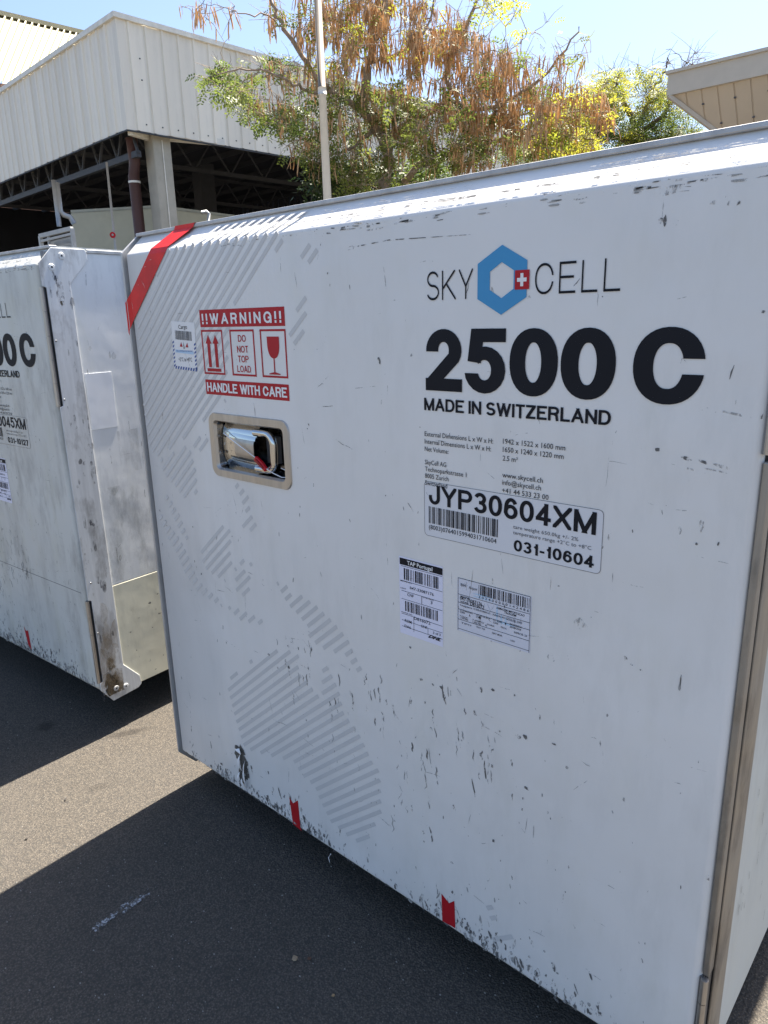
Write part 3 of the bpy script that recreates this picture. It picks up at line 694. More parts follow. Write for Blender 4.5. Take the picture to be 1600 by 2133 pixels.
    (ax, _), (bx, _) = fx[0], fx[1]; lowz = F(279, 668)[1]; lz = F(268, 612)[1]
    y0 = -.0016
    T1 = [(.014, lz), (ax, zt_ := v['zt'] - .005), (bx, zt_), (.014, lowz)]
    t.add([(.0165, y0, lz), (.0165, y0, lowz), (bx, y0, zt_), (ax, y0, zt_)], [(0, 1, 2, 3)])
    # over the fold, up the bevel, over the rail
    dz = v['zt'] - 1.553
    def strip(x0a, x1a, p0, x0b, x1b, p1): t.add([(x0a, p0[0], p0[1] + (dz if p0[1] > 1.55 else 0)), (x1a, p0[0], p0[1] + (dz if p0[1] > 1.55 else 0)), (x1b, p1[0], p1[1] + dz), (x0b, p1[0], p1[1] + dz)], [(0, 1, 2, 3)])
    k = (F(309, 519)[0], F(345, 513)[0])
    strip(ax, bx, (y0, zt_), ax + .006, bx + .006, (.0035, 1.5605)); strip(ax + .006, bx + .006, (.0035, 1.5605), ax + .050, bx + .054, (.031, 1.592))
    strip(ax + .050, bx + .054, (.031, 1.592), ax + .056, bx + .060, (.0395, 1.6002)); strip(ax + .056, bx + .060, (.0395, 1.6002), ax + .062, bx + .066, (.0395, 1.6085))
    strip(ax + .062, bx + .066, (.0395, 1.6085), ax + .09, bx + .09, (.068, 1.6087))
    # across the edge and onto the left end
    t.add([(.0165, y0, lz), (-.0045, -.0075, lz - .022), (-.0045, -.0075, lowz - .030), (.0165, y0, lowz)], [(0, 1, 2, 3)])
    t.add([(-.0045, -.0075, lz - .022), (-.0055, .002, lz - .035), (-.0055, .002, lowz - .055), (-.0045, -.0075, lowz - .030)], [(0, 1, 2, 3)])
    t.add([(-.0055, .002, lz - .035), (-.0055, .035, lz - .085), (-.0055, .035, lowz - .11), (-.0055, .002, lowz - .055)], [(0, 1, 2, 3)])
    t.build('red_tape', TAPE, root)
    wm = MB()
    for q in (((308, 545), (318, 540)), ((296, 560), (306, 555)), ((296, 585), (304, 600)), ((288, 600), (290, 592)), ((276, 630), (279, 645))):
        streak(wm, [F(*q[0]), ((F(*q[0])[0] + F(*q[1])[0]) / 2 + .001, (F(*q[0])[1] + F(*q[1])[1]) / 2 + .001), F(*q[1])], .002, -.0022)
    wm.build('tape_crease', ragged('worn_tape', (.72, .35, .33), .4, 120, .1), root, kind='stuff')
    # pale hatched map print
    hatch = MB(); ang = rad(40); per = .0205; wd = .0092
    ux, uz = math.cos(ang), math.sin(ang)
    def hatched(poly, fpx=True, ph=0.0, bevel=False):
        pts = [F(*q) for q in poly] if fpx else poly
        rot = [(a * ux + b * uz, -a * uz + b * ux) for a, b in pts]
        lo, hi = min(q[1] for q in rot), max(q[1] for q in rot)
        k = math.floor(lo / per)
        while k * per < hi:
            c0 = k * per + ph
            for (m0, m1) in ((c0, c0 + wd),):
                mid = (m0 + m1) / 2; xs = []
                for i in range(len(rot)):
                    a, b = rot[i - 1], rot[i]
                    if (a[1] > mid) != (b[1] > mid): xs.append(a[0] + (b[0] - a[0]) * (mid - a[1]) / (b[1] - a[1]))
                xs.sort()
                for i in range(0, len(xs) - 1, 2):
                    if xs[i + 1] - xs[i] < .002: continue
                    q = [(xs[i], m0), (xs[i + 1], m0), (xs[i + 1], m1), (xs[i], m1)]
                    flat(hatch, [(a * ux - b * uz, a * uz + b * ux) for a, b in q], -.00045)
            k += 1
    A_ = lambda L: [(240 + a / 2.667, 440 + b / 2.667) for a, b in L]
    B_ = lambda L: [(300 + a / 2.667, 1000 + b / 2.667) for a, b in L]
    hatched([(385, 510), (590, 482), (588, 505), (545, 560), (503, 620), (480, 640), (470, 835), (436, 862), (404, 898), (330, 950), (312, 935), (300, 850), (292, 740), (286, 672), (348, 520)])
    hatched(A_([(250, 1380), (410, 1300), (450, 1450), (455, 1560), (390, 1600), (330, 1520), (270, 1460)]))
    hatched(A_([(1060, 170), (1150, 230), (1040, 310), (1030, 270)])); hatched(A_([(1060, 400), (1060, 640), (1010, 740), (965, 735), (975, 640), (1040, 470)]))
    hatched(A_([(430, 1270), (520, 1240), (500, 1330), (440, 1330)]))
    hatched(B_([(85, 175), (130, 235), (200, 330), (245, 420), (290, 540), (330, 590), (440, 680), (430, 700), (300, 620), (230, 520), (190, 420), (135, 320), (88, 220)]))
    hatched(B_([(110, 80), (135, 90), (200, 200), (245, 320), (225, 330), (160, 200)])); hatched(B_([(460, 700), (520, 715), (580, 740), (660, 780), (650, 800), (540, 780), (470, 715)]))
    hatched(B_([(430, 250), (490, 285), (475, 380), (490, 470), (450, 560), (380, 520), (330, 480), (315, 380)]))
    hatched(B_([(505, 490), (590, 510), (585, 640), (515, 640)])); hatched(B_([(540, 225), (600, 200), (632, 260), (600, 300), (585, 270), (545, 260)]))
    hatched(B_([(505, 0), (560, 60), (600, 120), (575, 180), (535, 165), (555, 110), (510, 50)])); hatched(B_([(520, 440), (600, 450), (600, 475), (510, 465)]))
    hatched(B_([(735, 570), (790, 575), (830, 660), (880, 645), (960, 700), (1060, 800), (1130, 880), (1160, 950), (1210, 1050), (1190, 1070), (1110, 960), (1020, 950), (915, 880), (925, 830), (850, 740), (800, 690)]))
    hatched(B_([(500, 1066), (560, 1080), (590, 1010), (690, 950), (800, 945), (875, 985), (850, 1060), (900, 1120), (975, 1205), (990, 1190), (990, 1080), (1000, 990), (1030, 1060), (1080, 1160), (1110, 1300), (1190, 1400), (1270, 1570),
                  (1310, 1620), (1318, 1860), (1265, 1940), (1235, 2030), (1150, 1990), (1040, 1900), (980, 1780), (950, 1700), (880, 1640), (830, 1560), (700, 1530), (560, 1490), (510, 1330), (485, 1230), (462, 1140)]))
    hatched([(800 + a / 2, 1300 + b / 2) for a, b in [(430, 1290), (520, 1270), (550, 1330), (480, 1345)]]); hatched([(1012, 1885), (1022, 1880), (1032, 1900), (1036, 1922), (1026, 1925)])
    # the same print runs up the bevel
    for k in range(22):
        x = .13 + k * .0305
        if x < .30: continue
        if x > .60: break
        hatch.add([(x, .0052, 1.5628 + dz), (x + .0125, .0052, 1.5628 + dz), (x + .060, .0360, 1.5936 + dz), (x + .0475, .0360, 1.5936 + dz)], [(0, 1, 2, 3)])
    hatch.build('world_map_print', HATCH, root, kind='stuff')

def wear(root, v):
    """scuffs, scratches and grime on one container"""
    rr = random.Random(v['seed']); zb = v['zb']; dz = v['zt'] - 1.553
    k = MB(); g = MB(); sm = MB()
    for (u, w, a, b, an) in v['marks']:
        x, z = F(u, w); x += v.get('mdx', 0); blob(g if max(a, b) > .024 else k, x, z, a * .9, b * .85, an, -.0007, 10, rr)
    for pts, w in v['lines']:
        streak(k, [F(*q) for q in pts], w)
    # battered lower edge
    for i in range(v['edge']):
        x = rr.uniform(.02, 1.49); c = rr.choice(v['hot']); 
        if rr.random() < .78: x = min(1.49, max(.02, rr.gauss(c[0], c[1])))
        z = zb + .008 + abs(rr.gauss(0, .016 if rr.random() < .7 else .04)); blob(k if rr.random() < .5 else g, x, z, rr.uniform(.002, .011), rr.uniform(.004, .030), rr.uniform(-.5, .5), -.0006 - rr.random() * .0002, 8, rr)
    for i in range(v['specks']):
        x, z = rr.gauss(.95, .28) if rr.random() < .6 else rr.uniform(.03, 1.48), zb + .02 + rr.random() ** 1.5 * 1.3
        if not .03 < x < 1.48: continue
        if rr.random() < .55: blob(g, x, z, rr.uniform(.002, .005), rr.uniform(.003, .016), rr.uniform(-.3, .3), -.0005, 7, rr)
        else: blob(k, x, z, rr.uniform(.0012, .0035), rr.uniform(.0015, .009), rr.uniform(-.6, .6), -.0005, 7, rr)
    for i in range(v.get('rub', 0)):
        cx, cz = rr.choice(((.82, .62), (.95, .52), (1.02, .66), (.90, .40), (1.12, .58), (.70, .55), (.55, .62))); x, z = rr.gauss(cx, .035), rr.gauss(cz, .04); l = rr.uniform(.008, .045)
        pts = [(x + rr.gauss(0, .0018) + .1 * l * t, z - l * t) for t in (0, .25, .5, .75, 1)]
        streak(k if rr.random() < .5 else g, pts, rr.uniform(.0012, .004))
    for i in range(v['scr']):
        x, z = rr.uniform(.05, 1.45), rr.uniform(zb + .05, 1.5); a = rr.choice((0, math.pi / 2, rr.uniform(0, 3))) + rr.gauss(0, .12); l = rr.uniform(.01, .06)
        pts = [(x + math.cos(a) * l * t + rr.gauss(0, .0008), z + math.sin(a) * l * t + rr.gauss(0, .0008)) for t in (0, .3, .6, 1)]
        streak(g if rr.random() < .7 else k, pts, rr.uniform(.0006, .0013))
    x = .02
    while x < 1.49:
        l = rr.uniform(.02, .08); blob(k if rr.random() < .6 else g, x + l / 2, zb + .004 + rr.gauss(0, .0015), l, rr.uniform(.003, .010), rr.gauss(0, .03), -.0009, 10, rr); x += l * rr.uniform(.6, 1.6)
    # scraped fold of the upper bevel
    for i in range(v['fold']):
        x = rr.choice((rr.uniform(.4, 1.49), rr.gauss(1.35, .1), rr.gauss(.75, .12))); x = min(1.48, max(.03, x))
        blob(g if rr.random() < .75 else k, x, 1.5465 + dz + rr.gauss(-.002, .0035), rr.uniform(.01, .05), rr.uniform(.0012, .004), rr.gauss(0, .05), -.0006, 8, rr)
        t = rr.uniform(.1, .8); ll = rr.uniform(.02, .16); s_ = rr.gauss(0, .03)
        p0 = (x, .0042 + .032 * t - .0006, 1.5615 + dz + .032 * t + .0006); t2 = min(.95, max(.03, t + s_ * 2)); p1 = (min(1.49, x + ll), .0042 + .032 * t2 - .0006, 1.5615 + dz + .032 * t2 + .0006)
        e = rr.uniform(.0004, .0011)
        if rr.random() < .6: (k if rr.random() < .3 else g).add([p0, p1, (p1[0], p1[1] + e, p1[2] + e), (p0[0], p0[1] + e, p0[2] + e)], [(0, 1, 2, 3)])
    for line in range(5):
        x = rr.uniform(.25, .8); t = rr.uniform(.1, .4); prev = None
        while x < 1.48:
            t = min(.6, max(.05, t + rr.gauss(0, .03))); q = (x, .0042 + .032 * t - .0006, 1.5615 + dz + .032 * t + .0006)
            if prev and rr.random() < .85: k.add([prev, q, (q[0], q[1] + .0011, q[2] + .0011), (prev[0], prev[1] + .0011, prev[2] + .0011)], [(0, 1, 2, 3)])
            prev = q; x += rr.uniform(.02, .06)
    for (x, z, a, b) in v['smears']: blob(sm, x, z, a, b, 0, -.00035, 14, rr)
    k.build('scuff_marks', SCUFF, root, kind='stuff'); g.build('scratches', SCUFF2, root, kind='stuff')
    if sm.f: sm.build('smears', SMEAR, root, kind='stuff')

vm = dict(zt=1.545, zb=.130, front=PW, side=PSD, side_low=PSD, seam=.45, post=ALU, hinges=[(.12, .355), (1.20, 1.50)], num='JYP30604XM', bar='(8003)07640159940317 10604'.replace(' ', ''), serial='031-10604', full=True, seed=11,
          arrows=[[F(*q) for q in L] for L in (((603, 1660), (611, 1673), (621, 1667), (626, 1720), (629, 1731), (611, 1716)), ((920, 1861), (936, 1881), (947, 1876), (949, 1933), (922, 1918)))],
          marks=[(855, 1348, .007, .007, 0), (878, 1415, .012, .006, .3), (905, 1427, .02, .008, -.2), (887, 1437, .004, .02, 0), (941, 1447, .007, .036, .1), (920, 1432, .012, .008, 0), (1002, 1437, .012, .014, 0), (1027, 1437, .01, .008, 0), (1072, 1448, .004, .006, 0), (956, 1485, .003, .018, 0),
                 (990, 1487, .008, .02, .4), (857, 1462, .009, .013, 0), (885, 1463, .008, .008, 0), (897, 1461, .006, .007, 0), (900, 1523, .012, .03, .2), (937, 1545, .014, .036, .2), (977, 1560, .012, .045, .2), (1080, 1534, .013, .011, 0), (1098, 1537, .02, .012, -.6), (1125, 1495, .003, .016, 0), (1154, 1510, .003, .03, 0),
                 (1153, 1549, .011, .005, 0), (1251, 1546, .003, .02, 0), (1331, 1483, .006, .006, 0), (1181, 1598, .007, .009, 0), (1024, 1615, .005, .045, 0), (1022, 1595, .016, .012, 0), (1078, 1641, .012, .011, 0), (1096, 1641, .014, .007, -.4), (1090, 1663, .005, .006, 0), (1136, 1583, .004, .006, 0), (862, 1646, .005, .005, 0), (1042, 1523, .005, .005, 0),
                 (945, 1680, .006, .014, 0), (924, 1702, .003, .012, 0), (1112, 1725, .003, .055, 0), (942, 1797, .008, .009, 0), (1028, 1751, .008, .009, .6), (843, 1838, .006, .03, 0), (1475, 1828, .007, .016, 0), (1301, 1370, .012, .009, -.2), (1320, 1375, .036, .003, -.25), (1316, 1384, .005, .004, 0), (1336, 1396, .006, .004, 0),
                 (1420, 1400, .003, .055, 0), (1417, 1425, .003, .03, 0), (1461, 1097, .008, .03, 0), (1451, 1133, .004, .005, 0), (1395, 397, .055, .012, .12), (1385, 460, .006, .02, 0), (1374, 460, .012, .010, 0), (1505, 418, .035, .012, .15), (1530, 421, .02, .010, 0), (1410, 464, .014, .010, 0), (1335, 930, .018, .009, -.2), (1369, 936, .01, .008, 0),
                 (1430, 955, .02, .006, -.2), (1468, 963, .02, .006, -.2), (1505, 972, .03, .008, -.2), (1430, 975, .06, .003, -.15), (1490, 980, .05, .003, -.1), (1590, 649, .006, .006, 0), (1470, 852, .05, .008, -.12), (1530, 862, .08, .004, -.15), (1587, 866, .004, .014, 0), (1210, 1300, .03, .03, .5), (1150, 1370, .03, .02, .5), (1000, 1290, .006, .016, 0),
                 (1380, 1352, .006, .004, 0), (1023, 1340, .005, .014, 0), (1100, 620, .012, .009, 0), (600, 1345, .004, .006, 0), (622, 1350, .005, .012, 0), (649, 1352, .006, .012, 0), (602, 1393, .012, .022, 0), (566, 1405, .003, .016, 0), (560, 1363, .014, .008, 0), (640, 1420, .05, .008, -.6), (612, 1455, .008, .006, -.4), (632, 1613, .008, .010, 0),
                 (497, 1124, .006, .012, -.4), (502, 1120, .004, .006, 0), (484, 1117, .004, .004, 0), (410, 1184, .002, .02, 0), (420, 1195, .008, .012, -.5), (1050, 2000, .02, .01, 0), (1105, 2020, .02, .03, 0), (1160, 2082, .02, .012, -.5), (790, 750, .008, .02, .2), (870, 640, .005, .004, 0), (682, 569, .006, .005, 0)],
          lines=[([(397, 1481), (399, 1520), (403, 1550), (396, 1566)], .0025), ([(735, 515), (750, 512), (810, 500), (990, 488)], .0018), ([(1430, 755), (1422, 745), (1418, 757)], .001), ([(1530, 760), (1524, 775), (1520, 790)], .002), ([(1385, 395), (1379, 460)], .0016), ([(1375, 392), (1440, 388)], .0016),
                 ([(1378, 402), (1436, 397)], .0012), ([(480, 1043), (473, 1062)], .0012), ([(420, 1056), (444, 1058)], .0008), ([(1432, 1817), (1444, 1823), (1440, 1827), (1431, 1821)], .0012), ([(723, 516), (735, 512), (737, 518), (725, 521)], .0012), ([(375, 1330), (373, 1350)], .0012), ([(430, 503), (470, 500), (520, 488), (560, 484)], .0012)],
          edge=620, hot=[(.225, .03), (.42, .05), (.53, .05), (.60, .05), (1.02, .06), (1.10, .05), (1.25, .08)], specks=420, scr=210, rub=95, fold=90, smears=[])
main, _ = container((XL, YF, 0), 0, 'white cargo container in front with red warning labels and recessed chrome latch', vm)
wear(main, vm)
# torn film near the lower edge of the main container
tf = MB(); X0, Z0 = F(505, 1600)
rr = random.Random(5)
for i in range(26): blob(tf, X0 + rr.gauss(0, .012), zz if (zz := Z0 + rr.uniform(-.055, .06)) > .14 else .145, rr.uniform(.008, .03), rr.uniform(.01, .05), rr.gauss(0, .3), -.001 - i * 1e-5, 9, rr)
tf.build('torn_patch', ragged('torn_film_dark', (.10, .095, .085), .38, 70, .08), main)
fl = MB()
for i, (dx, dz, w, h, a) in enumerate(((-.004, .02, .008, .055, .2), (.016, -.02, .008, .07, -.1), (-.012, -.03, .007, .04, .3), (.006, -.045, .010, .035, -.4), (0, .055, .018, .014, 0), (.018, .01, .005, .05, .1))):
    n = 6; pts = []
    for j in range(n + 1):
        t = j / n; pts.append((X0 + dx + math.sin(a) * (t - .5) * h, -.0045 - .006 * math.sin(t * math.pi), Z0 + dz + (t - .5) * h * math.cos(a)))
    for j in range(n):
        p, q = pts[j], pts[j + 1]; w0 = 1.6 * w * math.sin(math.pi * (j + .3) / (n + .6)) / 2; w1 = 1.6 * w * math.sin(math.pi * (j + 1.3) / (n + .6)) / 2
        fl.add([(p[0] - w0, p[1] + .002, p[2]), (p[0] + w0, p[1] - .001, p[2]), (q[0] + w1, q[1] - .001, q[2]), (q[0] - w1, q[1] + .002, q[2])], [(0, 1, 2, 3)])
fl.build('peeled_film', WHT, main)
st_ = MB()
for (u, w, L_) in ((690, 1778, .020),):
    x, z = F(u, w); st_.tube([(x, -.001, z), (x - .004, -.006, z - L_ * .5), (x + .002, -.008, z - L_)], [.0012, .001, .0004], 5)
st_.build('torn_strands', WHT, main, kind='stuff')
# side scratches of the main container
ss = MB(); rr = random.Random(8)
for i in range(46):
    y, z = rr.uniform(.15, .62), rr.uniform(.12, .75) if rr.random() < .7 else rr.uniform(.7, 1.4); l = rr.uniform(.01, .05)
    ss.quad((LX - .0015, y, z), (LX - .0015, y + .002, z), (LX - .0015, y + .003, z + l), (LX - .0015, y + .0015, z + l))
ss.build('scratches', SCUFF, main, kind='stuff')

TH = rad(3.5)
lc = (-2.19 - LX * math.cos(TH), .967 - LX * math.sin(TH), 0)
fa = lambda x: [(x, .285), (x + .012, .268), (x + .03, .275), (x + .032, .205), (x + .036, .196), (x + .012, .21)]
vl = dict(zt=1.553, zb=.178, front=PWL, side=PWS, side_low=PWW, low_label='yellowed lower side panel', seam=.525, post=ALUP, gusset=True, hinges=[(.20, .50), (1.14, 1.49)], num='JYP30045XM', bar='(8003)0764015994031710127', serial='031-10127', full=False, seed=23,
          arrows=[fa(1.02), fa(.30)], marks=[], lines=[], edge=760, hot=[(1.1, .12), (1.0, .1), (1.3, .1), (.9, .1)], specks=760, scr=340, rub=160, fold=140, air=(.10, .0),
          smears=[])
left, post = container(lc, TH, 'dirty white cargo container at the left edge with bolted corner plate', vl)
wear(left, vl)
fs_ = MB(); fs_.box(.02, -.0004, .5245, 1.49, .0004, .5262); fs_.build('panel_seam', INKG, left)
# its right side: patches, grime on the plate and the panel, scratches
X_ = LX - .003
def side_rect(mb, y0, z0, y1, z1, x): mb.quad((x, y0, z0), (x, y1, z0), (x, y1, z1), (x, y0, z1))
MB().box(X_, .100, 1.055, X_ + .0012, .192, 1.232).build('repair_patch', PATCH, left, label='clean pale rectangular repair patch')
def sblob(mb, y, z, w, h, x, r, n=9):
    mb.add([(x, y + math.cos(2 * math.pi * i / n) * w / 2 * (q := r.uniform(.6, 1.1)), z + math.sin(2 * math.pi * i / n) * h / 2 * q) for i in range(n)], [tuple(range(n))])
gm = MB(); rr = random.Random(31)
sideg = MB()
side_rect(sideg, .185, .90, .262, 1.04, X_ + .0006); side_rect(sideg, .103, .535, .30, .86, X_ + .0007)
for i in range(60): sblob(gm, rr.uniform(.11, .9), rr.uniform(.2, 1.58), rr.uniform(.004, .03), rr.uniform(.004, .03), X_ + .0004 + rr.random() * .0001, rr)
sideg.build('grime_rectangle', SMEAR, left); gm.build('grime', SMEAR, left, kind='stuff')
pg = MB(); Xp = LX + .0013
for i in range(230):
    t = rr.random(); z = rr.uniform(.14, 1.6); y = rr.uniform(.006, .09)
    if t < .3: y, z = rr.gauss(.045, .012), rr.gauss(1.45, .07)
    elif t < .5: y, z = rr.gauss(.085, .006), rr.uniform(.4, 1.1)
    elif t < .62: y, z = rr.gauss(.07, .03), rr.gauss(.17, .03)
    elif t < .75: y, z = rr.gauss(.05, .02), rr.gauss(.7, .12)
    if not (.006 < y < .092 and .14 < z < 1.585): continue
    sblob(pg, y, z, rr.uniform(.003, .018), rr.uniform(.006, .05), Xp + rr.random() * .0003, rr, 8)
pg.build('grime', GRIME, left, kind='stuff')
rs = MB()
for i in range(26): sblob(rs, rr.uniform(.02, .085), .13 + abs(rr.gauss(0, .13)), rr.uniform(.03, .07), rr.uniform(.04, .16), Xp + .0004 + i * 1e-6, rr, 10)
rs = MB().add([(p[0], min(.09, max(.006, p[1])), max(.14, p[2])) for p in rs.v], rs.f)
rs.build('rusty_film', ragged('rusty_film', (.30, .23, .15), .42, 9, .3, (1, 1, .4), op=.5), left, kind='stuff')
wl_ = MB()
for i in range(34): sblob(wl_, rr.uniform(.12, .5), rr.uniform(.14, .5), rr.uniform(.004, .02), rr.uniform(.002, .012), X_ + .0012, rr, 8)
wl_.build('scuff_marks', SCUFF, left, kind='stuff')
sc = MB()
for i in range(60):
    y, z = rr.uniform(.1, .8), rr.uniform(.15, 1.55); l = rr.uniform(.01, .08); a = rr.choice((0, 1.57, rr.uniform(0, 3)))
    sc.quad((X_ + .0008, y, z), (X_ + .0008, y + .0012, z + .0006), (X_ + .0008, y + .0012 + math.cos(a) * l, z + math.sin(a) * l), (X_ + .0008, y + math.cos(a) * l, z + math.sin(a) * l))
sc.build('scratches', SCUFF, left, kind='stuff')

# security seal hanging in the latch
seal = thing('security_seal', 'red plastic security seal with white wire threaded through the chrome latch', 'seal', (XL, YF, 0))
a = F(541, 955); c = F(549, 968)
MB().prism([(c[0] - .022, c[1] + .008), (c[0] + .014, c[1] - .013), (c[0] + .018, c[1] - .005), (c[0] + .004, c[1] + .008), (c[0] - .016, c[1] + .019)], -.010, -.002, lambda p, q, t: (p, t, q)).build('seal_body', mat('seal_plastic', (.5, .005, .012), .3), seal, bevel=.0015)
MB().prism([(c[0] - .016, c[1] + .008), (c[0] + .010, c[1] - .006), (c[0] + .012, c[1] - .002), (c[0] - .012, c[1] + .014)], -.0125, -.0095, lambda p, q, t: (p, t, q)).build('seal_body', mat('seal_plastic_dark', (.25, .004, .01), .35), seal, label='darker raised rib')
wm = mat('white_wire', (.8, .82, .85), .4)
w = MB(); p0, p1 = F(463, 899), F(540, 955); w.tube([(p0[0], .012, p0[1]), (p0[0] + .006, -.001, p0[1] - .003), ((p0[0] + p1[0]) / 2, -.006, (p0[1] + p1[1]) / 2 + .001), (p1[0], -.006, p1[1])], .0012, 6)
q = [F(*z) for z in ((557, 974), (572, 985), (584, 995), (592, 997), (598, 986))]
w.tube([(q[0][0], -.006, q[0][1]), (q[1][0], -.004, q[1][1]), (q[2][0], .004, q[2][1]), (q[3][0], .010, q[3][1]), (q[4][0], .012, q[4][1] + .004)], .0011, 6)
q = [F(*z) for z in ((577, 977), (587, 982), (595, 989), (590, 998))]
w.tube([(a_, .012, b_) for a_, b_ in q], .0011, 6); w.build('wire', wm, seal, smooth=True)

# ------------------------------------------------------------------ warehouse
CLAD = mat('grey_white_cladding', (.84, .78, .66), .5, var=.07, vscale=.7, bmp=.1, bscale=3, stretch=(1, 1, .25))
def tinted(m, amt=.07):
    t = m.node_tree; b = t.nodes['Principled BSDF']; src = b.inputs['Base Color'].links[0].from_socket
    oi = t.nodes.new('ShaderNodeObjectInfo'); hsv = t.nodes.new('ShaderNodeHueSaturation')
    t.links.new(math_(t, 'ADD', math_(t, 'MULTIPLY', oi.outputs['Random'], amt * 2), 1 - amt), hsv.inputs['Value']); t.links.new(src, hsv.inputs['Color'])
    g = noise(t, coords(t, 'Object'), 1, 6, .7, (5, 5, .8)); c = mixrgb(t, math_(t, 'MULTIPLY', ramp(t, g, .5, .8), .35), hsv.outputs[0], (.45, .41, .34))
    t.links.new(c, b.inputs['Base Color'])
tinted(CLAD)
TRIM = mat('white_trim', (.78, .75, .66), .5)
DARKM = mat('dark_steelwork', (.05, .053, .06), .6)
DARKW = mat('interior_shade', (.035, .038, .048), .8, vscale=1)  # shade of the open bay put into the base colour
CONC = mat('concrete', (.42, .39, .32), .85, var=.12, vscale=3, bmp=.4, bscale=30)
wh = thing('warehouse', 'large open sided warehouse with white corrugated fascia and concrete corner column', 'building', (-13.754, 8.175, 0), rad(-3.0))
ZB, ZT = 5.01, 6.88; SP = .35
pn = MB()
pf = [(0, 0), (.045, 0), (.062, -.03), (.098, -.03), (.115, 0), (SP, 0)]       # one ribbed cladding panel, facing -y
for i in range(len(pf) - 1):
    (a, b), (c, d) = pf[i], pf[i + 1]; pn.quad((a, b, ZB), (c, d, ZB), (c, d, ZT), (a, b, ZT))
for i in range(len(pf) - 1):
    (a, b), (c, d) = pf[i], pf[i + 1]; pn.quad((a, b + .012, ZB), (c, d + .012, ZB), (c, d, ZB), (a, b, ZB))
    pn.quad((c, d + .012, ZB), (a, b + .012, ZB), (a, b + .012, ZT), (c, d + .012, ZT))
p0 = pn.build('cladding_panel', CLAD, wh); NL, NR = 56, 84
p0.matrix_local = Matrix.Translation((-.16 - SP, 0, 0))
for i in range(1, NL): inst(p0, 'cladding_panel', wh, Matrix.Translation((-.16 - SP * (i + 1), 0, random.uniform(-.006, .006))))
R90 = Matrix.Rotation(math.pi / 2, 4, 'Z')
for i in range(NR): inst(p0, 'cladding_panel', wh, Matrix.Translation((0, .16 + SP * i, random.uniform(-.006, .006))) @ R90)
far = MB()
for i in range(NR, NR + 80):
    y = .16 + SP * i
    for j in range(len(pf) - 1):
        (a, b), (c, d) = pf[j], pf[j + 1]; far.quad((-b, y + a, ZB), (-d, y + c, ZB), (-d, y + c, ZT), (-b, y + a, ZT))
far.build('cladding_panel', CLAD, wh, kind='stuff')
MB().box(-.165, -.008, ZB - .01, .008, .165, ZT + .005).build('corner_flashing', CLAD, wh)
LF, RF = NL * SP + .2, (NR + 80) * SP
MB().box(-LF, -.06, ZT, .06, .1, ZT + .09).box(-.1, .1, ZT, .06, RF, ZT + .09).build('parapet_cap', TRIM, wh)
MB().box(-LF, -.012, ZB - .035, .0, .03, ZB - .012).box(-.03, .03, ZB - .035, .012, RF, ZB - .012).build('drip_edge', DARKM, wh)
bs = MB()
for i in range(0, 60):
    for z in (ZB + .12,) + ((ZT - .6, ZB + .9) if i % 11 == 0 else ()):
        bs.box(-.16 - SP * (i + .78) - .012, -.012, z, -.16 - SP * (i + .78) + .012, -.001, z + .022); bs.box(.001, .16 + SP * (i + .7), z, .012, .16 + SP * (i + .7) + .024, z + .022)
bs.build('fixing_screws', DARKM, wh, kind='stuff')
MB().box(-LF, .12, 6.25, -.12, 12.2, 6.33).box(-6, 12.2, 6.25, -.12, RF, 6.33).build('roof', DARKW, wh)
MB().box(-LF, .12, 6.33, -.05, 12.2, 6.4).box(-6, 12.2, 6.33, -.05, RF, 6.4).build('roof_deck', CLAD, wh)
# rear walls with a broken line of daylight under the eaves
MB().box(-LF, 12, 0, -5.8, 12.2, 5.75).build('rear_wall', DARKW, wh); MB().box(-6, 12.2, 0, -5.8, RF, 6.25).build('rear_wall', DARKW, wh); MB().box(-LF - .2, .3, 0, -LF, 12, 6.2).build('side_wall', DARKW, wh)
cr = MB()
for i in range(40): cr.box(-LF + i * .36, 12.0, 5.75, -LF + i * .36 + .29, 12.2, 6.25)
cr.build('eaves_blocks', DARKW, wh, kind='stuff')
# steelwork
def truss(name, a, b, zt, zb_, n, w=.09):
    mb = MB(); a, b = Vector(a), Vector(b)
    mb.bar((a.x, a.y, zt), (b.x, b.y, zt), w, w); mb.bar((a.x, a.y, zb_), (b.x, b.y, zb_), w * 1.2, w * 1.3)
    for i in range(n):
        p, q = a.lerp(b, i / n), a.lerp(b, (i + .5) / n); r2 = a.lerp(b, (i + 1) / n)
        mb.bar((p.x, p.y, zb_), (q.x, q.y, zt), w * .5, w * .5); mb.bar((q.x, q.y, zt), (r2.x, r2.y, zb_), w * .5, w * .5)
    return mb.build(name, DARKM, wh)
truss('eaves_truss', (-.3, .35), (-LF, .35), 5.55, 4.66, 22)
for x in (-4.0, -8.5, -13): truss('roof_truss', (x, .5), (x, 11.9), 6.05, 5.3, 10, .08)
pu = MB()
for y in np.arange(1.2, 12, 1.2): pu.bar((-LF, y, 6.17), (-.4, y, 6.17), .07, .14)
pu.build('purlins', DARKM, wh, kind='stuff')
MB().box(-.54, .62, 0, -.18, 1.02, 5.05).build('column', CONC, wh, bevel=.02)
MB().tube([(-.17, .82, 2.9), (-.17, .82, 4.95)], .012, 6).build('column_cable', TRIM, wh)
MB().bar((-.4, .9, 5.06), (.0, 2.2, 5.06), .12, .12).bar((-.4, .7, 5.0), (-.1, .1, 4.98), .1, .1).build('bracket', TRIM, wh)
BROWN = mat('brown_pipe_paint', (.07, .028, .024), .5)
dp = MB().tube([(-.70, .40, 0), (-.70, .40, 4.3), (-.60, .40, 4.55), (-.55, .36, 5.0)], .115, 16).build('downpipe', BROWN, wh, smooth=True)
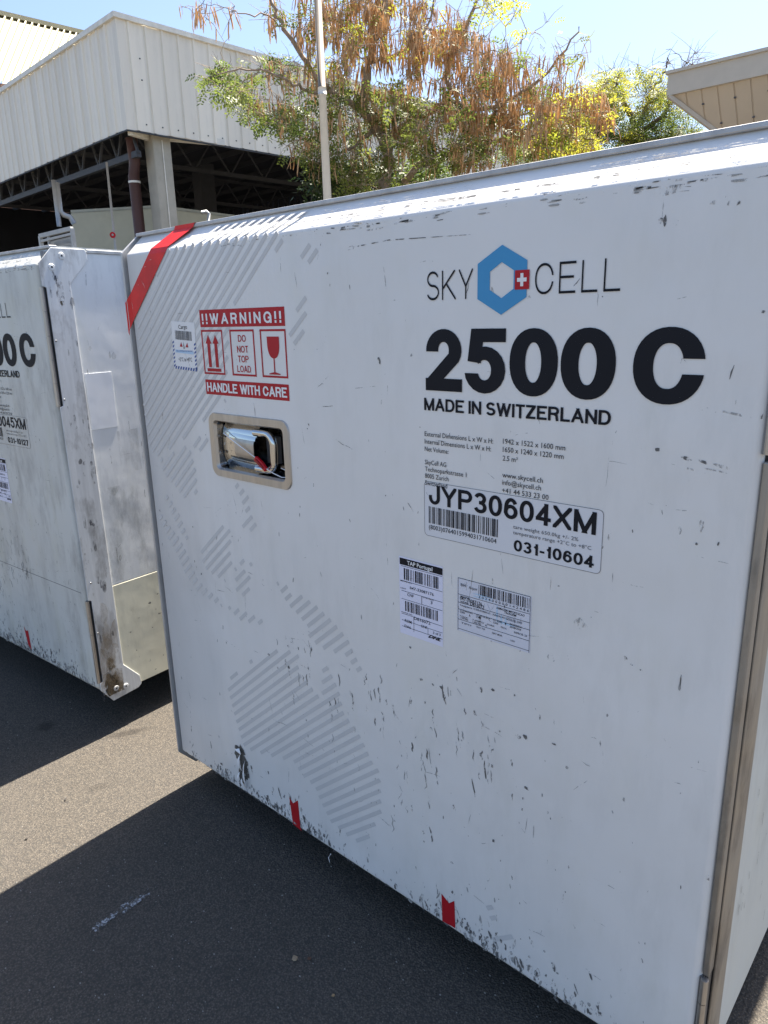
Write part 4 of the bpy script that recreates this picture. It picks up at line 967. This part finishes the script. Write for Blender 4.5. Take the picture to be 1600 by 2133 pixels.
MB().tube([(-.70, .40, 4.17), (-.70, .40, 4.21)], .122, 16).build('pipe_clamp', TRIM, dp)
dk = [(-7.5, 6), (-13, 8), (-4, 9)]
for x, y in dk: MB().box(x, y, 0, x + .5, y + .5, 6.2).build('column', DARKM, wh)
MB().box(-2.6, 7, 5.45, -2.0, 7.3, 5.5).box(-6, 10, 5.0, -1, 10.1, 5.2).build('duct', mat('duct_metal', (.2, .2, .2), .5), wh)
# low room inside, facing the yard
room = thing('storage_room', 'low beige flat roofed block room standing inside the open warehouse', 'building')
WALL = mat('beige_render', (.47, .45, .34), .85, var=.1, vscale=1.5, bmp=.3, bscale=15)
pc = P(330, 432, 18.2); pa = P(150, 462, 19.3); pb = P(560, 455, 20.6)
zt_ = float(pc[2])
def wallseg(a, b, h, name, m, th=.2):
    a, b = Vector((a[0], a[1], 0)), Vector((b[0], b[1], 0)); d = (b - a).normalized(); n_ = Vector((-d.y, d.x, 0)) * th
    mb = MB(); v8 = [a, b, b + n_, a + n_]; mb.add([(*p.xy, 0) for p in v8] + [(*p.xy, h) for p in v8], [(0, 3, 2, 1), (4, 5, 6, 7), (0, 1, 5, 4), (1, 2, 6, 5), (2, 3, 7, 6), (3, 0, 4, 7)]); return mb
wallseg(pa, pc, zt_, 'w', WALL).build('wall', WALL, room); wallseg(pc, pb, zt_, 'w', WALL).build('wall', WALL, room)
rf = MB(); back = P(300, 430, 23)
rf.prism([(pa[0], pa[1]), (pc[0], pc[1]), (pb[0], pb[1]), (back[0], back[1])], zt_ - .02, zt_ + .05, lambda a, b, t: (a, b, t)); rf.build('roof_slab', mat('roof_slab_paint', (.4, .4, .33), .8), room)
# galvanised pipes and conduits
GALV = mat('galvanised_pipe', (.35, .36, .36), .45, metal=.4)
pp = MB(); pp.tube([P(112, 375, 16), P(120, 440, 16), P(124, 472, 16)], .045, 8); pp.tube([P(118, 380, 16), P(126, 440, 16), P(133, 448, 16), P(146, 452, 16), P(155, 466, 16)], .05, 8)
tag(pp.build('pipe_pair', GALV, None, smooth=True), 'pair of grey bent pipes hanging under the warehouse roof at left', 'pipe')
cd = thing('alarm_conduit', 'thin vertical conduit with a small red alarm bell in front of the beige room', 'conduit')
b0 = P(241, 560, 15.6); b0[2] = 0; tp = P(222, 338, 15.6)
MB().tube([b0, P(238, 490, 15.6), tp], .022, 8).build('conduit', GALV, cd, smooth=True)
rb = P(235, 490, 15.55)
rd = Vector((-.86, .5, 0)); MB().tube([Vector(rb), Vector(rb) + rd * -.06], .055, 14).build('alarm_bell', RED, cd)
MB().tube([Vector(rb) + rd * -.06, Vector(rb) + rd * -.08], .02, 10).build('bell_cap', GALV, cd)
cv = MB(); cv.tube([P(434, 470, 15), P(435, 445, 15), P(430, 441, 15), P(420, 443, 15)], .035, 8); tag(cv.build('vent_pipe', GALV, None, smooth=True), 'small grey hooked vent pipe just above the front container rail', 'pipe')
# mesh gate
gt = thing('mesh_gate', 'grey tubular metal gate with wire mesh behind the left container', 'gate')
ga, gb = P(84, 492, 15.2), P(150, 476, 14.6); gl, gr = ga.copy(), gb.copy(); gl[2] = gr[2] = .1
fr = MB(); fr.bar(ga, gb, .07, .07); fr.bar(gl, ga, .06, .06); fr.bar(gr, gb, .06, .06); fr.bar(P(84, 503, 15.2), P(150, 487, 14.6), .04, .04); fr.bar(gl, gr, .06, .06)
fr.bar((ga[0] * .75 + gb[0] * .25, ga[1] * .75 + gb[1] * .25, .1), ga * .75 + gb * .25, .04, .04)
fr.build('gate_frame', mat('gate_paint', (.42, .43, .42), .5), gt)
ms = MB(); g0, g1 = Vector(ga) * .72 + Vector(gb) * .28, Vector(gb)
hh = 1.2
for i in range(30):
    for sg in (0, 1):
        a, b = (i / 30, (i + 6) / 30) if sg == 0 else ((i + 6) / 30, i / 30)
        A1 = g0.lerp(g1, min(1, a)); B1 = g0.lerp(g1, min(1, b)); ms.bar((A1.x, A1.y, A1.z - .12), (B1.x, B1.y, B1.z - .12 - hh), .012, .012)
ms.build('wire_mesh', GALV, gt, kind='stuff')

# ------------------------------------------------------------------ neighbouring buildings
nb = thing('yellow_roof_building', 'neighbouring building with cream yellow ribbed metal roof at the upper left corner', 'building')
YR = mat('cream_roof_sheet', (.34, .31, .19), .5, var=.05, vscale=.5)
r0, r1 = Vector(P(-160, -5, 73)), Vector(P(300, 102, 84)); e0, e1 = Vector(P(-225, 160, 61)), Vector(P(255, 190, 72))
NP = 34
for i in range(NP):
    a, b = i / NP, (i + 1) / NP; A0, A1, B0, B1 = r0.lerp(r1, a), r0.lerp(r1, b), e0.lerp(e1, a), e0.lerp(e1, b)
    nrm = (A1 - A0).cross(B0 - A0).normalized()
    if nrm.z < 0: nrm = -nrm
    mb = MB(); h = nrm * .10
    P5 = lambda U, V: [U, U.lerp(V, .55), U.lerp(V, .66) + h * 2, U.lerp(V, .86) + h * 2, V]
    T5, U5 = P5(A0, A1), P5(B0, B1)
    for k in range(4): mb.quad(U5[k], U5[k + 1], T5[k + 1], T5[k])
    mb.build('roof_sheet', YR, nb)
bz = [Vector((p.x, p.y, 0)) for p in (e0, e1, r1, r0)]
ins = [p.lerp(sum(bz, Vector()) / 4, .08) for p in bz]
wb = MB(); zz_ = e0.z - .15; wb.prism([(p.x, p.y) for p in ins], 0, zz_, lambda a, b, t: (a, b, t)); wb.build('wall', mat('brown_wall', (.20, .11, .08), .8), nb)
fa_ = MB(); fa_.bar(e0 - Vector((0, 0, .15)), e1 - Vector((0, 0, .15)), .12, .3); fa_.build('eaves_board', mat('eaves_brown', (.25, .15, .1), .7), nb)
MB().bar(r0 + Vector((0, 0, .1)), r1 + Vector((0, 0, .1)), .8, .35).build('ridge_cap', YR, nb)

cn = thing('canopy_building', 'beige canopy with ribbed sloping underside at the right edge', 'canopy')
BE = mat('beige_cladding', (.64, .54, .42), .6, var=.06, vscale=1); BEF = mat('beige_fascia', (.60, .54, .45), .55, var=.04)
c0, c1, c2 = P(1392, 155, 12), P(1395, 195, 12), P(1512, 292, 12.05)
x0, y0_, zt0, zb0 = c0[0], c0[1], c0[2], c0[2] - .27
MB().box(x0, y0_, zb0, x0 + 9, y0_ + 7, zt0).build('fascia', BEF, cn)
MB().box(x0 - .03, y0_ - .03, zt0, x0 + 9, y0_ + 7, zt0 + .04).build('roof_sheet', BEF, cn)
nx, dyy, dzz = x0 + .83, .55, .75
zl = zb0 - dzz
wid = .21
k = 0; x = x0 + .05
while x < x0 + 8.8:
    mb = MB()
    top0, top1 = (x, y0_ + .05, zb0), (x + wid - .02, y0_ + .05, zb0)
    def low(px): return (max(px, x0 + .05 + .83), y0_ + .05 + dyy, zl)
    f = 1.0
    # panels near the hip are cut short by it
    def lowpt(px):
        t = 1.0 if px >= x0 + .05 + .83 else (px - x0 - .05) / .83
        return (px, y0_ + .05 + dyy * t, zb0 - dzz * t)
    a, b, c, d = top0, top1, lowpt(x + wid - .02), lowpt(x)
    mb.add([a, b, c, d], [(0, 3, 2, 1)] if d != a else [(0, 2, 1)])
    e, f_ = (x + wid - .02, y0_ + .064, zb0), (x + wid, y0_ + .064, zb0); g_, h_ = lowpt(x + wid), lowpt(x + wid - .02)
    mb.add([e, f_, (g_[0], g_[1] + .014, g_[2]), (h_[0], h_[1] + .014, h_[2])], [(0, 3, 2, 1)])
    mb.add([b, (b[0] + .0, b[1] + .014, b[2]), (h_[0], h_[1] + .014, h_[2]), h_], [(0, 1, 2, 3)])
    mb.build('soffit_panel', BE, cn); x += wid
hp = MB(); hp.bar((x0 + .02, y0_ + .02, zb0), (x0 + .05 + .85, y0_ + .07 + dyy, zl - .02), .07, .05); hp.build('hip_trim', BEF, cn)
for s0 in range(26):
    px = x0 + .25 + s0 * wid
    q = MB(); t = .22 if s0 % 2 else .55
    if px - x0 - .05 < .83 * t: continue
    q.box(px - .014, y0_ + .05 + dyy * t - .025, zb0 - dzz * t - .006, px + .014, y0_ + .05 + dyy * t + .01, zb0 - dzz * t + .01); q.build('fixing_screw', INKG, cn)
hs = MB(); hs.prism([(y0_ + .1, zb0), (y0_ + .1 + dyy, zl), (y0_ + 6, zl), (y0_ + 6, zb0)], x0 + .92, x0 + 8.9, lambda a, b, t: (t, a, b)); hs.build('wall', BE, cn)
MB().box(x0 + .95, y0_ + .15 + dyy, 0, x0 + 8.5, y0_ + 5.5, zl).build('wall', BE, cn, label='lower wall hidden behind the container')

# ------------------------------------------------------------------ pole
pl = thing('lamp_pole', 'tall pale tapered metal pole in front of the tree with hanging pods', 'pole')
b0, t0 = P(683, 430, 7.5), P(661, -20, 7.5)
bx = b0.copy(); d_ = (t0 - b0) / (t0[2] - b0[2]); bx = b0 - d_ * b0[2]; tx = b0 + d_ * (8 - b0[2])
POLE = mat('weathered_pole', (.72, .68, .60), .6, var=.12, vscale=5, bmp=.3, bscale=30)
zj = P(671, 190, 7.5)[2]; J = b0 + d_ * (zj - b0[2])
MB().tube([bx, J], [.052, .036], 18).build('lower_shaft', POLE, pl, smooth=True)
MB().tube([J, tx], [.036, .026], 18).build('upper_shaft', mat('brownish_pole', (.24, .20, .16), .6), pl, smooth=True)
MB().tube([J - d_ * .03, J + d_ * .03], [.041, .041], 18).build('collar', POLE, pl, smooth=True)
MB().box(bx[0] - .14, bx[1] - .14, 0, bx[0] + .14, bx[1] + .14, .02).build('base_plate', GALV, pl)

# ------------------------------------------------------------------ trees
BARK = mat('bark', (.30, .23, .17), .9, var=.3, vscale=20, bmp=.8, bscale=40)
BARKD = mat('dark_bark', (.13, .10, .075), .9, var=.3, vscale=20, bmp=.8, bscale=40)
LEAF = leafmat('green_leaf', (.09, .13, .025), (.24, .28, .06)); LEAFY = leafmat('yellow_leaf', (.20, .26, .03), (.46, .42, .05), .55)
LEAFD = leafmat('dark_leaf', (.02, .045, .012), (.05, .09, .02), .3); LEAFO = leafmat('olive_leaf', (.08, .13, .03), (.20, .25, .05), .5)
POD = leafmat('dry_pod', (.56, .34, .16), (.78, .58, .36), .5, 4)
def frond_template(n=4, L=.13, lw=.022, ll=.048):
    v, f = [], []
    for i in range(n):
        t = (i + 1) / n; x = L * t
        for s in (-1, 1):
            a = rad(58 * s + random.uniform(-8, 8)); c, s_ = math.cos(a), math.sin(a); k = len(v); dz = random.uniform(-.3, .1)
            for (u, w_) in ((0, 0), (.5, 1), (1, 0), (.5, -1)):
                px, py = u * ll, w_ * lw * .5; v.append((x + px * c - py * s_, px * s_ + py * c, dz * px - .12 * t * t * L))
            f.append((k, k + 1, k + 2, k + 3))
    return np.array(v), np.array(f)
def leaf_template(L=.07, w=.022):
    return np.array([(0, 0, 0), (L * .45, w / 2, -.004), (L, 0, -.012), (L * .45, -w / 2, -.004)]), np.array([(0, 1, 2, 3)])
def pod_template(L=.19, w=.017):
    v, f = [], []; n = 6
    for i in range(n + 1):
        t = i / n; h = w / 2 * math.sin(math.pi * min(1, max(.04, t * .94 + .03))) ** .5; b = .012 * math.sin(t * 3)
        v += [(-h, b, -L * t), (0, b + .003, -L * t), (h, b, -L * t), (0, b - .003, -L * t)]
    for i in range(n):
        for j in range(4): f.append((i * 4 + j, i * 4 + (j + 1) % 4, (i + 1) * 4 + (j + 1) % 4, (i + 1) * 4 + j))
    return np.array(v), np.array(f)
def scatter(name, tmpl, mats4, m, parent, kind='stuff'):
    tv, tf = tmpl; n = len(mats4)
    if n == 0: return None
    Ms = np.array(mats4); tvh = np.concatenate([tv, np.ones((len(tv), 1))], 1)
    V = np.einsum('nij,kj->nki', Ms, tvh)[:, :, :3].reshape(-1, 3); Fc = (tf[None] + (np.arange(n) * len(tv))[:, None, None]).reshape(-1, tf.shape[1])
    me = bpy.data.meshes.new(name); me.vertices.add(len(V)); me.vertices.foreach_set('co', V.ravel())
    me.loops.add(Fc.size); me.loops.foreach_set('vertex_index', Fc.ravel().astype(np.int32)); me.polygons.add(len(Fc))
    me.polygons.foreach_set('loop_start', (np.arange(len(Fc)) * tf.shape[1]).astype(np.int32)); me.update(calc_edges=True); me.validate()
    me.materials.append(m); o = bpy.data.objects.new(name, me); C.objects.link(o); o.parent = parent
    if kind: o['kind'] = kind
    return o
def rmat(p, yaw, pitch, roll, s):
    cy, sy, cp, sp, cr, sr = math.cos(yaw), math.sin(yaw), math.cos(pitch), math.sin(pitch), math.cos(roll), math.sin(roll)
    Rz = np.array([[cy, -sy, 0], [sy, cy, 0], [0, 0, 1]]); Ry = np.array([[cp, 0, sp], [0, 1, 0], [-sp, 0, cp]]); Rx = np.array([[1, 0, 0], [0, cr, -sr], [0, sr, cr]])
    m = np.eye(4); m[:3, :3] = Rz @ Ry @ Rx * s; m[:3, 3] = p; return m
def wobble(a, b, n, amp, sag=0):
    a, b = Vector(a), Vector(b); L = (b - a).length; out = []
    for i in range(n + 1):
        t = i / n; p = a.lerp(b, t); k = math.sin(math.pi * t) * amp * L
        out.append(p + Vector((random.gauss(0, k), random.gauss(0, k), random.gauss(0, k * .7) + sag * L * math.sin(math.pi * t))))
    return out
def smoothline(pts, sub=4):
    pts = [Vector(p) for p in pts]; out = []
    for i in range(len(pts) - 1):
        p0, p1, p2, p3 = pts[max(i - 1, 0)], pts[i], pts[i + 1], pts[min(i + 2, len(pts) - 1)]
        for k in range(sub):
            t = k / sub; out.append(.5 * ((2 * p1) + (p2 - p0) * t + (2 * p0 - 5 * p1 + 4 * p2 - p3) * t * t + (3 * p1 - p0 - 3 * p2 + p3) * t ** 3))
    out.append(pts[-1]); return out

def build_tree(root, limbs, regions, dist, bark, twig_r=.0075):
    """limbs: (pixel polyline with distances, r0, r1, name). regions: (u, v, ru, rv, count, pod share, pods per, leaves per, colour)"""
    nodes = []
    for pts, r0, r1, name in limbs:
        L = smoothline([q if isinstance(q, Vector) else P(*q) for q in pts])
        n = len(L); rs = [r0 + (r1 - r0) * i / (n - 1) for i in range(n)]
        L = [p + Vector((random.gauss(0, .015), random.gauss(0, .015), random.gauss(0, .01))) if 0 < i < n - 1 else p for i, p in enumerate(L)]
        MB().tube(L, rs, 9).build(name, bark, root, smooth=True)
        nodes += [(p, r) for p, r in zip(L, rs)]
    tw = MB(); pods, fr, ends = [], {}, []
    NP_ = np.array([tuple(p) for p, _ in nodes]); NRr = np.array([r for _, r in nodes])
    for (u, v, ru, rv, cnt, pshare, npod, nleaf, colm) in regions:
        for _ in range(cnt):
            while True:
                a, b = random.uniform(-1, 1), random.uniform(-1, 1)
                if a * a + b * b < 1: break
            d = dist + random.uniform(-1, 1) * .9
            tgt = P(u + a * ru, v + b * rv, d)
            allp = NP_; dd = np.linalg.norm(allp - tgt, axis=1) + (allp[:, 2] > tgt[2] + .2) * .4
            j = int(np.argmin(dd)); base = allp[j]
            L = wobble(base, tgt, 5, .07, .06); ln = (Vector(base) - Vector(tgt)).length
            rb_ = min(float(NRr[j]) * .6, twig_r * (1 + ln * 1.2))
            tw.tube(L, [rb_ + (twig_r * .35 - rb_) * i / 5 for i in range(6)], 5, cap=False)
            NP_ = np.vstack([NP_, [tuple(q) for q in L[2:]]]); NRr = np.concatenate([NRr, [twig_r * .8] * len(L[2:])])
            for _k in range(3):
                p_ = L[random.choice((2, 3, 4))]; e_ = p_ + Vector((random.gauss(0, .13), random.gauss(0, .13), random.gauss(.03, .1))) * (dist / 9)
                tw.tube([p_, p_.lerp(e_, .5) + Vector((random.gauss(0, .015), random.gauss(0, .015), .01)), e_], [twig_r * .42, twig_r * .33, twig_r * .2], 4, cap=False)
            ispod = random.random() < pshare
            for q in range(int(npod * .95) if ispod else max(0, npod // 5)):
                i = random.choice((2, 3, 4, 5)); p = L[i]; s = random.uniform(.6, 1.2)
                pods.append((np.array(p) + np.array([random.gauss(0, .035), random.gauss(0, .035), random.gauss(0, .02)]), random.uniform(0, 6.28), random.gauss(0, .16), random.gauss(0, .16), s))
            for q in range(int(nleaf * .33) if not ispod else nleaf // 4):
                i = random.choice((2, 3, 4, 5, 5)); p = L[i]
                fr.setdefault(colm, []).append(rmat(np.array(p) + np.array([random.gauss(0, .05), random.gauss(0, .05), random.gauss(0, .05)]), random.uniform(0, 6.28), random.uniform(-.3, .9), random.gauss(0, .6), random.uniform(.7, 1.3)))
    tw.build('twigs', bark, root, kind='stuff')
    return pods, fr
tree = thing('pod_tree', 'half bare tree hung with long orange brown seed pods behind the pole', 'tree')
D0 = 9.0
tb = P(801, 394, D0); tb0 = Vector((tb[0] + .05, tb[1], 0))
limbs = [([tb0, (803, 420, D0), (801, 394, D0), (807, 315, D0), (784, 264, D0), (762, 225, 8.9), (765, 158, 8.8), (773, 101, 8.8), (796, 34, 8.8), (806, -60, 8.9), (800, -150, 9)], .085, .02, 'trunk'),
         ([(807, 315, D0), (825, 283, 9.1), (850, 262, 9.2), (905, 230, 9.3), (942, 197, 9.4), (930, 160, 9.5), (955, 90, 9.5), (985, 20, 9.6), (1000, -60, 9.6)], .05, .014, 'limb'),
         ([(905, 225, 9.2), (950, 215, 9.0), (987, 231, 8.8), (1060, 208, 8.6), (1116, 174, 8.5), (1167, 118, 8.4), (1206, 56, 8.4)], .035, .006, 'limb'),
         ([(782, 262, D0), (740, 222, 8.8), (690, 190, 8.6), (665, 165, 8.5), (620, 100, 8.4), (585, 45, 8.4), (560, 0, 8.4), (540, -50, 8.4)], .04, .012, 'limb'),
         ([(690, 192, 8.6), (640, 190, 8.4), (600, 170, 8.2), (560, 150, 8.1), (500, 145, 8.0), (452, 158, 8.0)], .018, .005, 'limb'),
         ([(600, 70, 8.4), (560, 35, 8.3), (520, 30, 8.2), (480, 20, 8.2)], .010, .004, 'limb'),
         ([(840, 380, 9.6), (870, 345, 9.5), (914, 332, 9.4), (992, 298, 9.3), (1049, 292, 9.2), (1105, 281, 9.1), (1190, 285, 9.1), (1250, 290, 9.1)], .045, .008, 'limb'),
         ([(784, 264, D0), (740, 300, 8.8), (700, 320, 8.6), (660, 330, 8.5)], .02, .006, 'limb'),
         ([(768, 130, 8.8), (830, 110, 9.0), (880, 70, 9.2), (900, 0, 9.3), (905, -60, 9.3)], .022, .008, 'limb'),
         ([(1000, 225, 8.8), (1080, 240, 9.0), (1180, 235, 9.1), (1250, 220, 9.2)], .016, .005, 'limb')]
regions = [(640, 20, 90, 60, 26, .75, 9, 8, 'g'), (740, 40, 90, 70, 42, .9, 12, 5, 'y'), (860, 60, 110, 80, 62, .9, 14, 5, 'y'), (960, 120, 120, 80, 60, .9, 13, 4, 'o'), (1080, 150, 110, 70, 34, .7, 9, 6, 'o'),
           (920, 210, 140, 60, 60, .8, 12, 12, 'g'), (1060, 230, 130, 60, 60, .9, 13, 6, 'o'), (1190, 220, 90, 65, 44, .85, 9, 9, 'y'), (700, 130, 80, 60, 30, .8, 10, 8, 'y'), (1160, 90, 80, 55, 14, .25, 4, 8, 'y'),
           (470, 168, 42, 32, 20, 0, 3, 24, 'o'), (505, 205, 22, 24, 10, .0, 3, 24, 'g'), (548, 248, 26, 18, 9, .1, 4, 22, 'o'), (618, 240, 36, 30, 22, .1, 6, 26, 'o'), (580, 150, 50, 40, 14, .4, 7, 14, 'o'), (630, 300, 30, 30, 12, .3, 6, 16, 'g'), (560, 210, 40, 30, 8, .8, 8, 3, 'o'),
           (730, 230, 90, 60, 40, .45, 7, 22, 'g'), (830, 260, 100, 50, 44, .4, 7, 24, 'g'), (700, 330, 60, 50, 34, .3, 6, 24, 'g'), (900, 320, 130, 45, 50, .45, 8, 24, 'g'), (1040, 310, 100, 45, 34, .7, 9, 16, 'o'), (1180, 290, 80, 35, 36, .4, 6, 24, 'y'), (660, 215, 40, 40, 12, .5, 6, 14, 'o'),
           (400, 20, 30, 20, 5, .9, 7, 0, 'y'), (490, 25, 22, 16, 3, .7, 4, 3, 'y'), (1040, 10, 60, 30, 8, .1, 0, 20, 'y'), (820, -80, 230, 70, 60, .6, 6, 12, 'y'), (770, 380, 90, 40, 26, .1, 3, 26, 'g')]
pods, fr = build_tree(tree, limbs, regions, D0, BARK)
FT = frond_template()
for k, m in (('g', LEAF), ('y', LEAFY), ('o', LEAFO)):
    scatter('foliage', FT, fr.get(k, []), m, tree)
PT = pod_template(); random.shuffle(pods)
camxy = np.array([0, 0, CAM_H])
pods.sort(key=lambda q: np.linalg.norm(q[0] - camxy) / q[4] + (3 if q[0][2] > 4.9 else 0))
pm_ = MB(); pm_.add([tuple(p) for p in PT[0]], [tuple(f) for f in PT[1]]); pod0 = pm_.build('seed_pod', POD, tree)
def m4(p): return Matrix([list(r) for r in rmat(p[0], p[1], p[2], p[3], p[4])])
pod0.matrix_local = m4(pods[0])
for p in pods[1:300]: inst(pod0, 'seed_pod', tree, m4(p))
scatter('seed_pod', PT, [rmat(*p) for p in pods[300:]], POD, tree)

def leafy(root, u, v, ru, rv, dist, spread, n, m, leafT, s=1.0, name='foliage'):
    Ms = []
    for c in range(n // 14):
        while True:
            a, b, e = (random.uniform(-1, 1) for _ in range(3))
            if a * a + b * b + e * e < 1: break
        q = P(u + a * ru, v + b * rv, dist + e * spread)
        for k in range(14): Ms.append(rmat(q + np.array([random.gauss(0, .09), random.gauss(0, .09), random.gauss(0, .08)]) * s, random.uniform(0, 6.28), random.uniform(-.5, .9), random.gauss(0, .7), random.uniform(.7, 1.4) * s))
    return scatter(name, leafT, Ms, m, root)
LT = leaf_template()
for i, (u, v, ru, rv, d, n, m, lab) in enumerate(((690, 380, 50, 45, 9.4, 1500, LEAFD, 'dark green shrub just right of the pole base'), (775, 375, 60, 40, 10.2, 1700, LEAFD, 'dark bush at the foot of the pod tree'), (880, 365, 70, 35, 10.4, 1500, LEAFO, 'olive green bush right of the pod tree trunk'))):
    s = thing('shrub', lab, 'shrub'); q = P(u, v + 40, d)
    st = MB()
    for k in range(12): st.tube(wobble((q[0] + random.gauss(0, .05), q[1] + random.gauss(0, .05), 0), P(u + random.uniform(-ru, ru) * .8, v + random.uniform(-rv, rv) * .8, d + random.uniform(-.3, .3)), 5, .04), [.018, .015, .012, .009, .006, .004], 6)
    st.build('stems', BARKD, s, kind='stuff'); leafy(s, u, v, ru, rv, d, .5, n, m, LT, 1.1)

t2 = thing('leafy_tree', 'feathery green tree between the pod tree and the beige canopy', 'tree')
D2 = 15.0
q = P(1330, 330, D2); limbs2 = [([Vector((q[0], q[1], 0)), (1330, 330, D2), (1325, 270, D2), (1300, 215, D2), (1290, 180, D2)], .11, .02, 'trunk'), ([(1326, 280, D2), (1380, 240, 14.8), (1410, 180, 14.7), (1440, 120, 14.7)], .05, .008, 'limb'), ([(1326, 300, D2), (1240, 270, 15.2), (1180, 220, 15.3)], .05, .01, 'limb'),
     ([(1400, 210, 14.7), (1450, 200, 14.5), (1480, 230, 14.5)], .03, .01, 'limb'), ([(1330, 260, 15), (1360, 190, 15.2), (1385, 150, 15.3), (1390, 120, 15.3)], .04, .01, 'limb')]
pods2, fr2 = build_tree(t2, limbs2, [(1330, 190, 95, 60, 50, 0, 0, 22, 'y'), (1290, 270, 130, 45, 60, 0, 0, 26, 'g'), (1400, 200, 60, 50, 20, 0, 0, 18, 'o'), (1420, 130, 55, 35, 22, 0, 0, 3, 'o'), (1390, 270, 70, 40, 34, 0, 0, 26, 'g'), (1215, 235, 70, 60, 40, 0, 0, 34, 'y'), (1260, 200, 60, 45, 26, 0, 0, 30, 'y'), (1380, 300, 90, 30, 40, 0, 0, 34, 'y'), (1200, 270, 60, 50, 24, 0, 0, 30, 'o'), (1120, 310, 80, 30, 26, 0, 0, 34, 'g')], D2, BARKD, .009)
for k, m in (('g', LEAFO), ('y', LEAFY), ('o', LEAF)):
    scatter('foliage', frond_template(6, .24, .020, .06), fr2.get(k, []), m, t2)
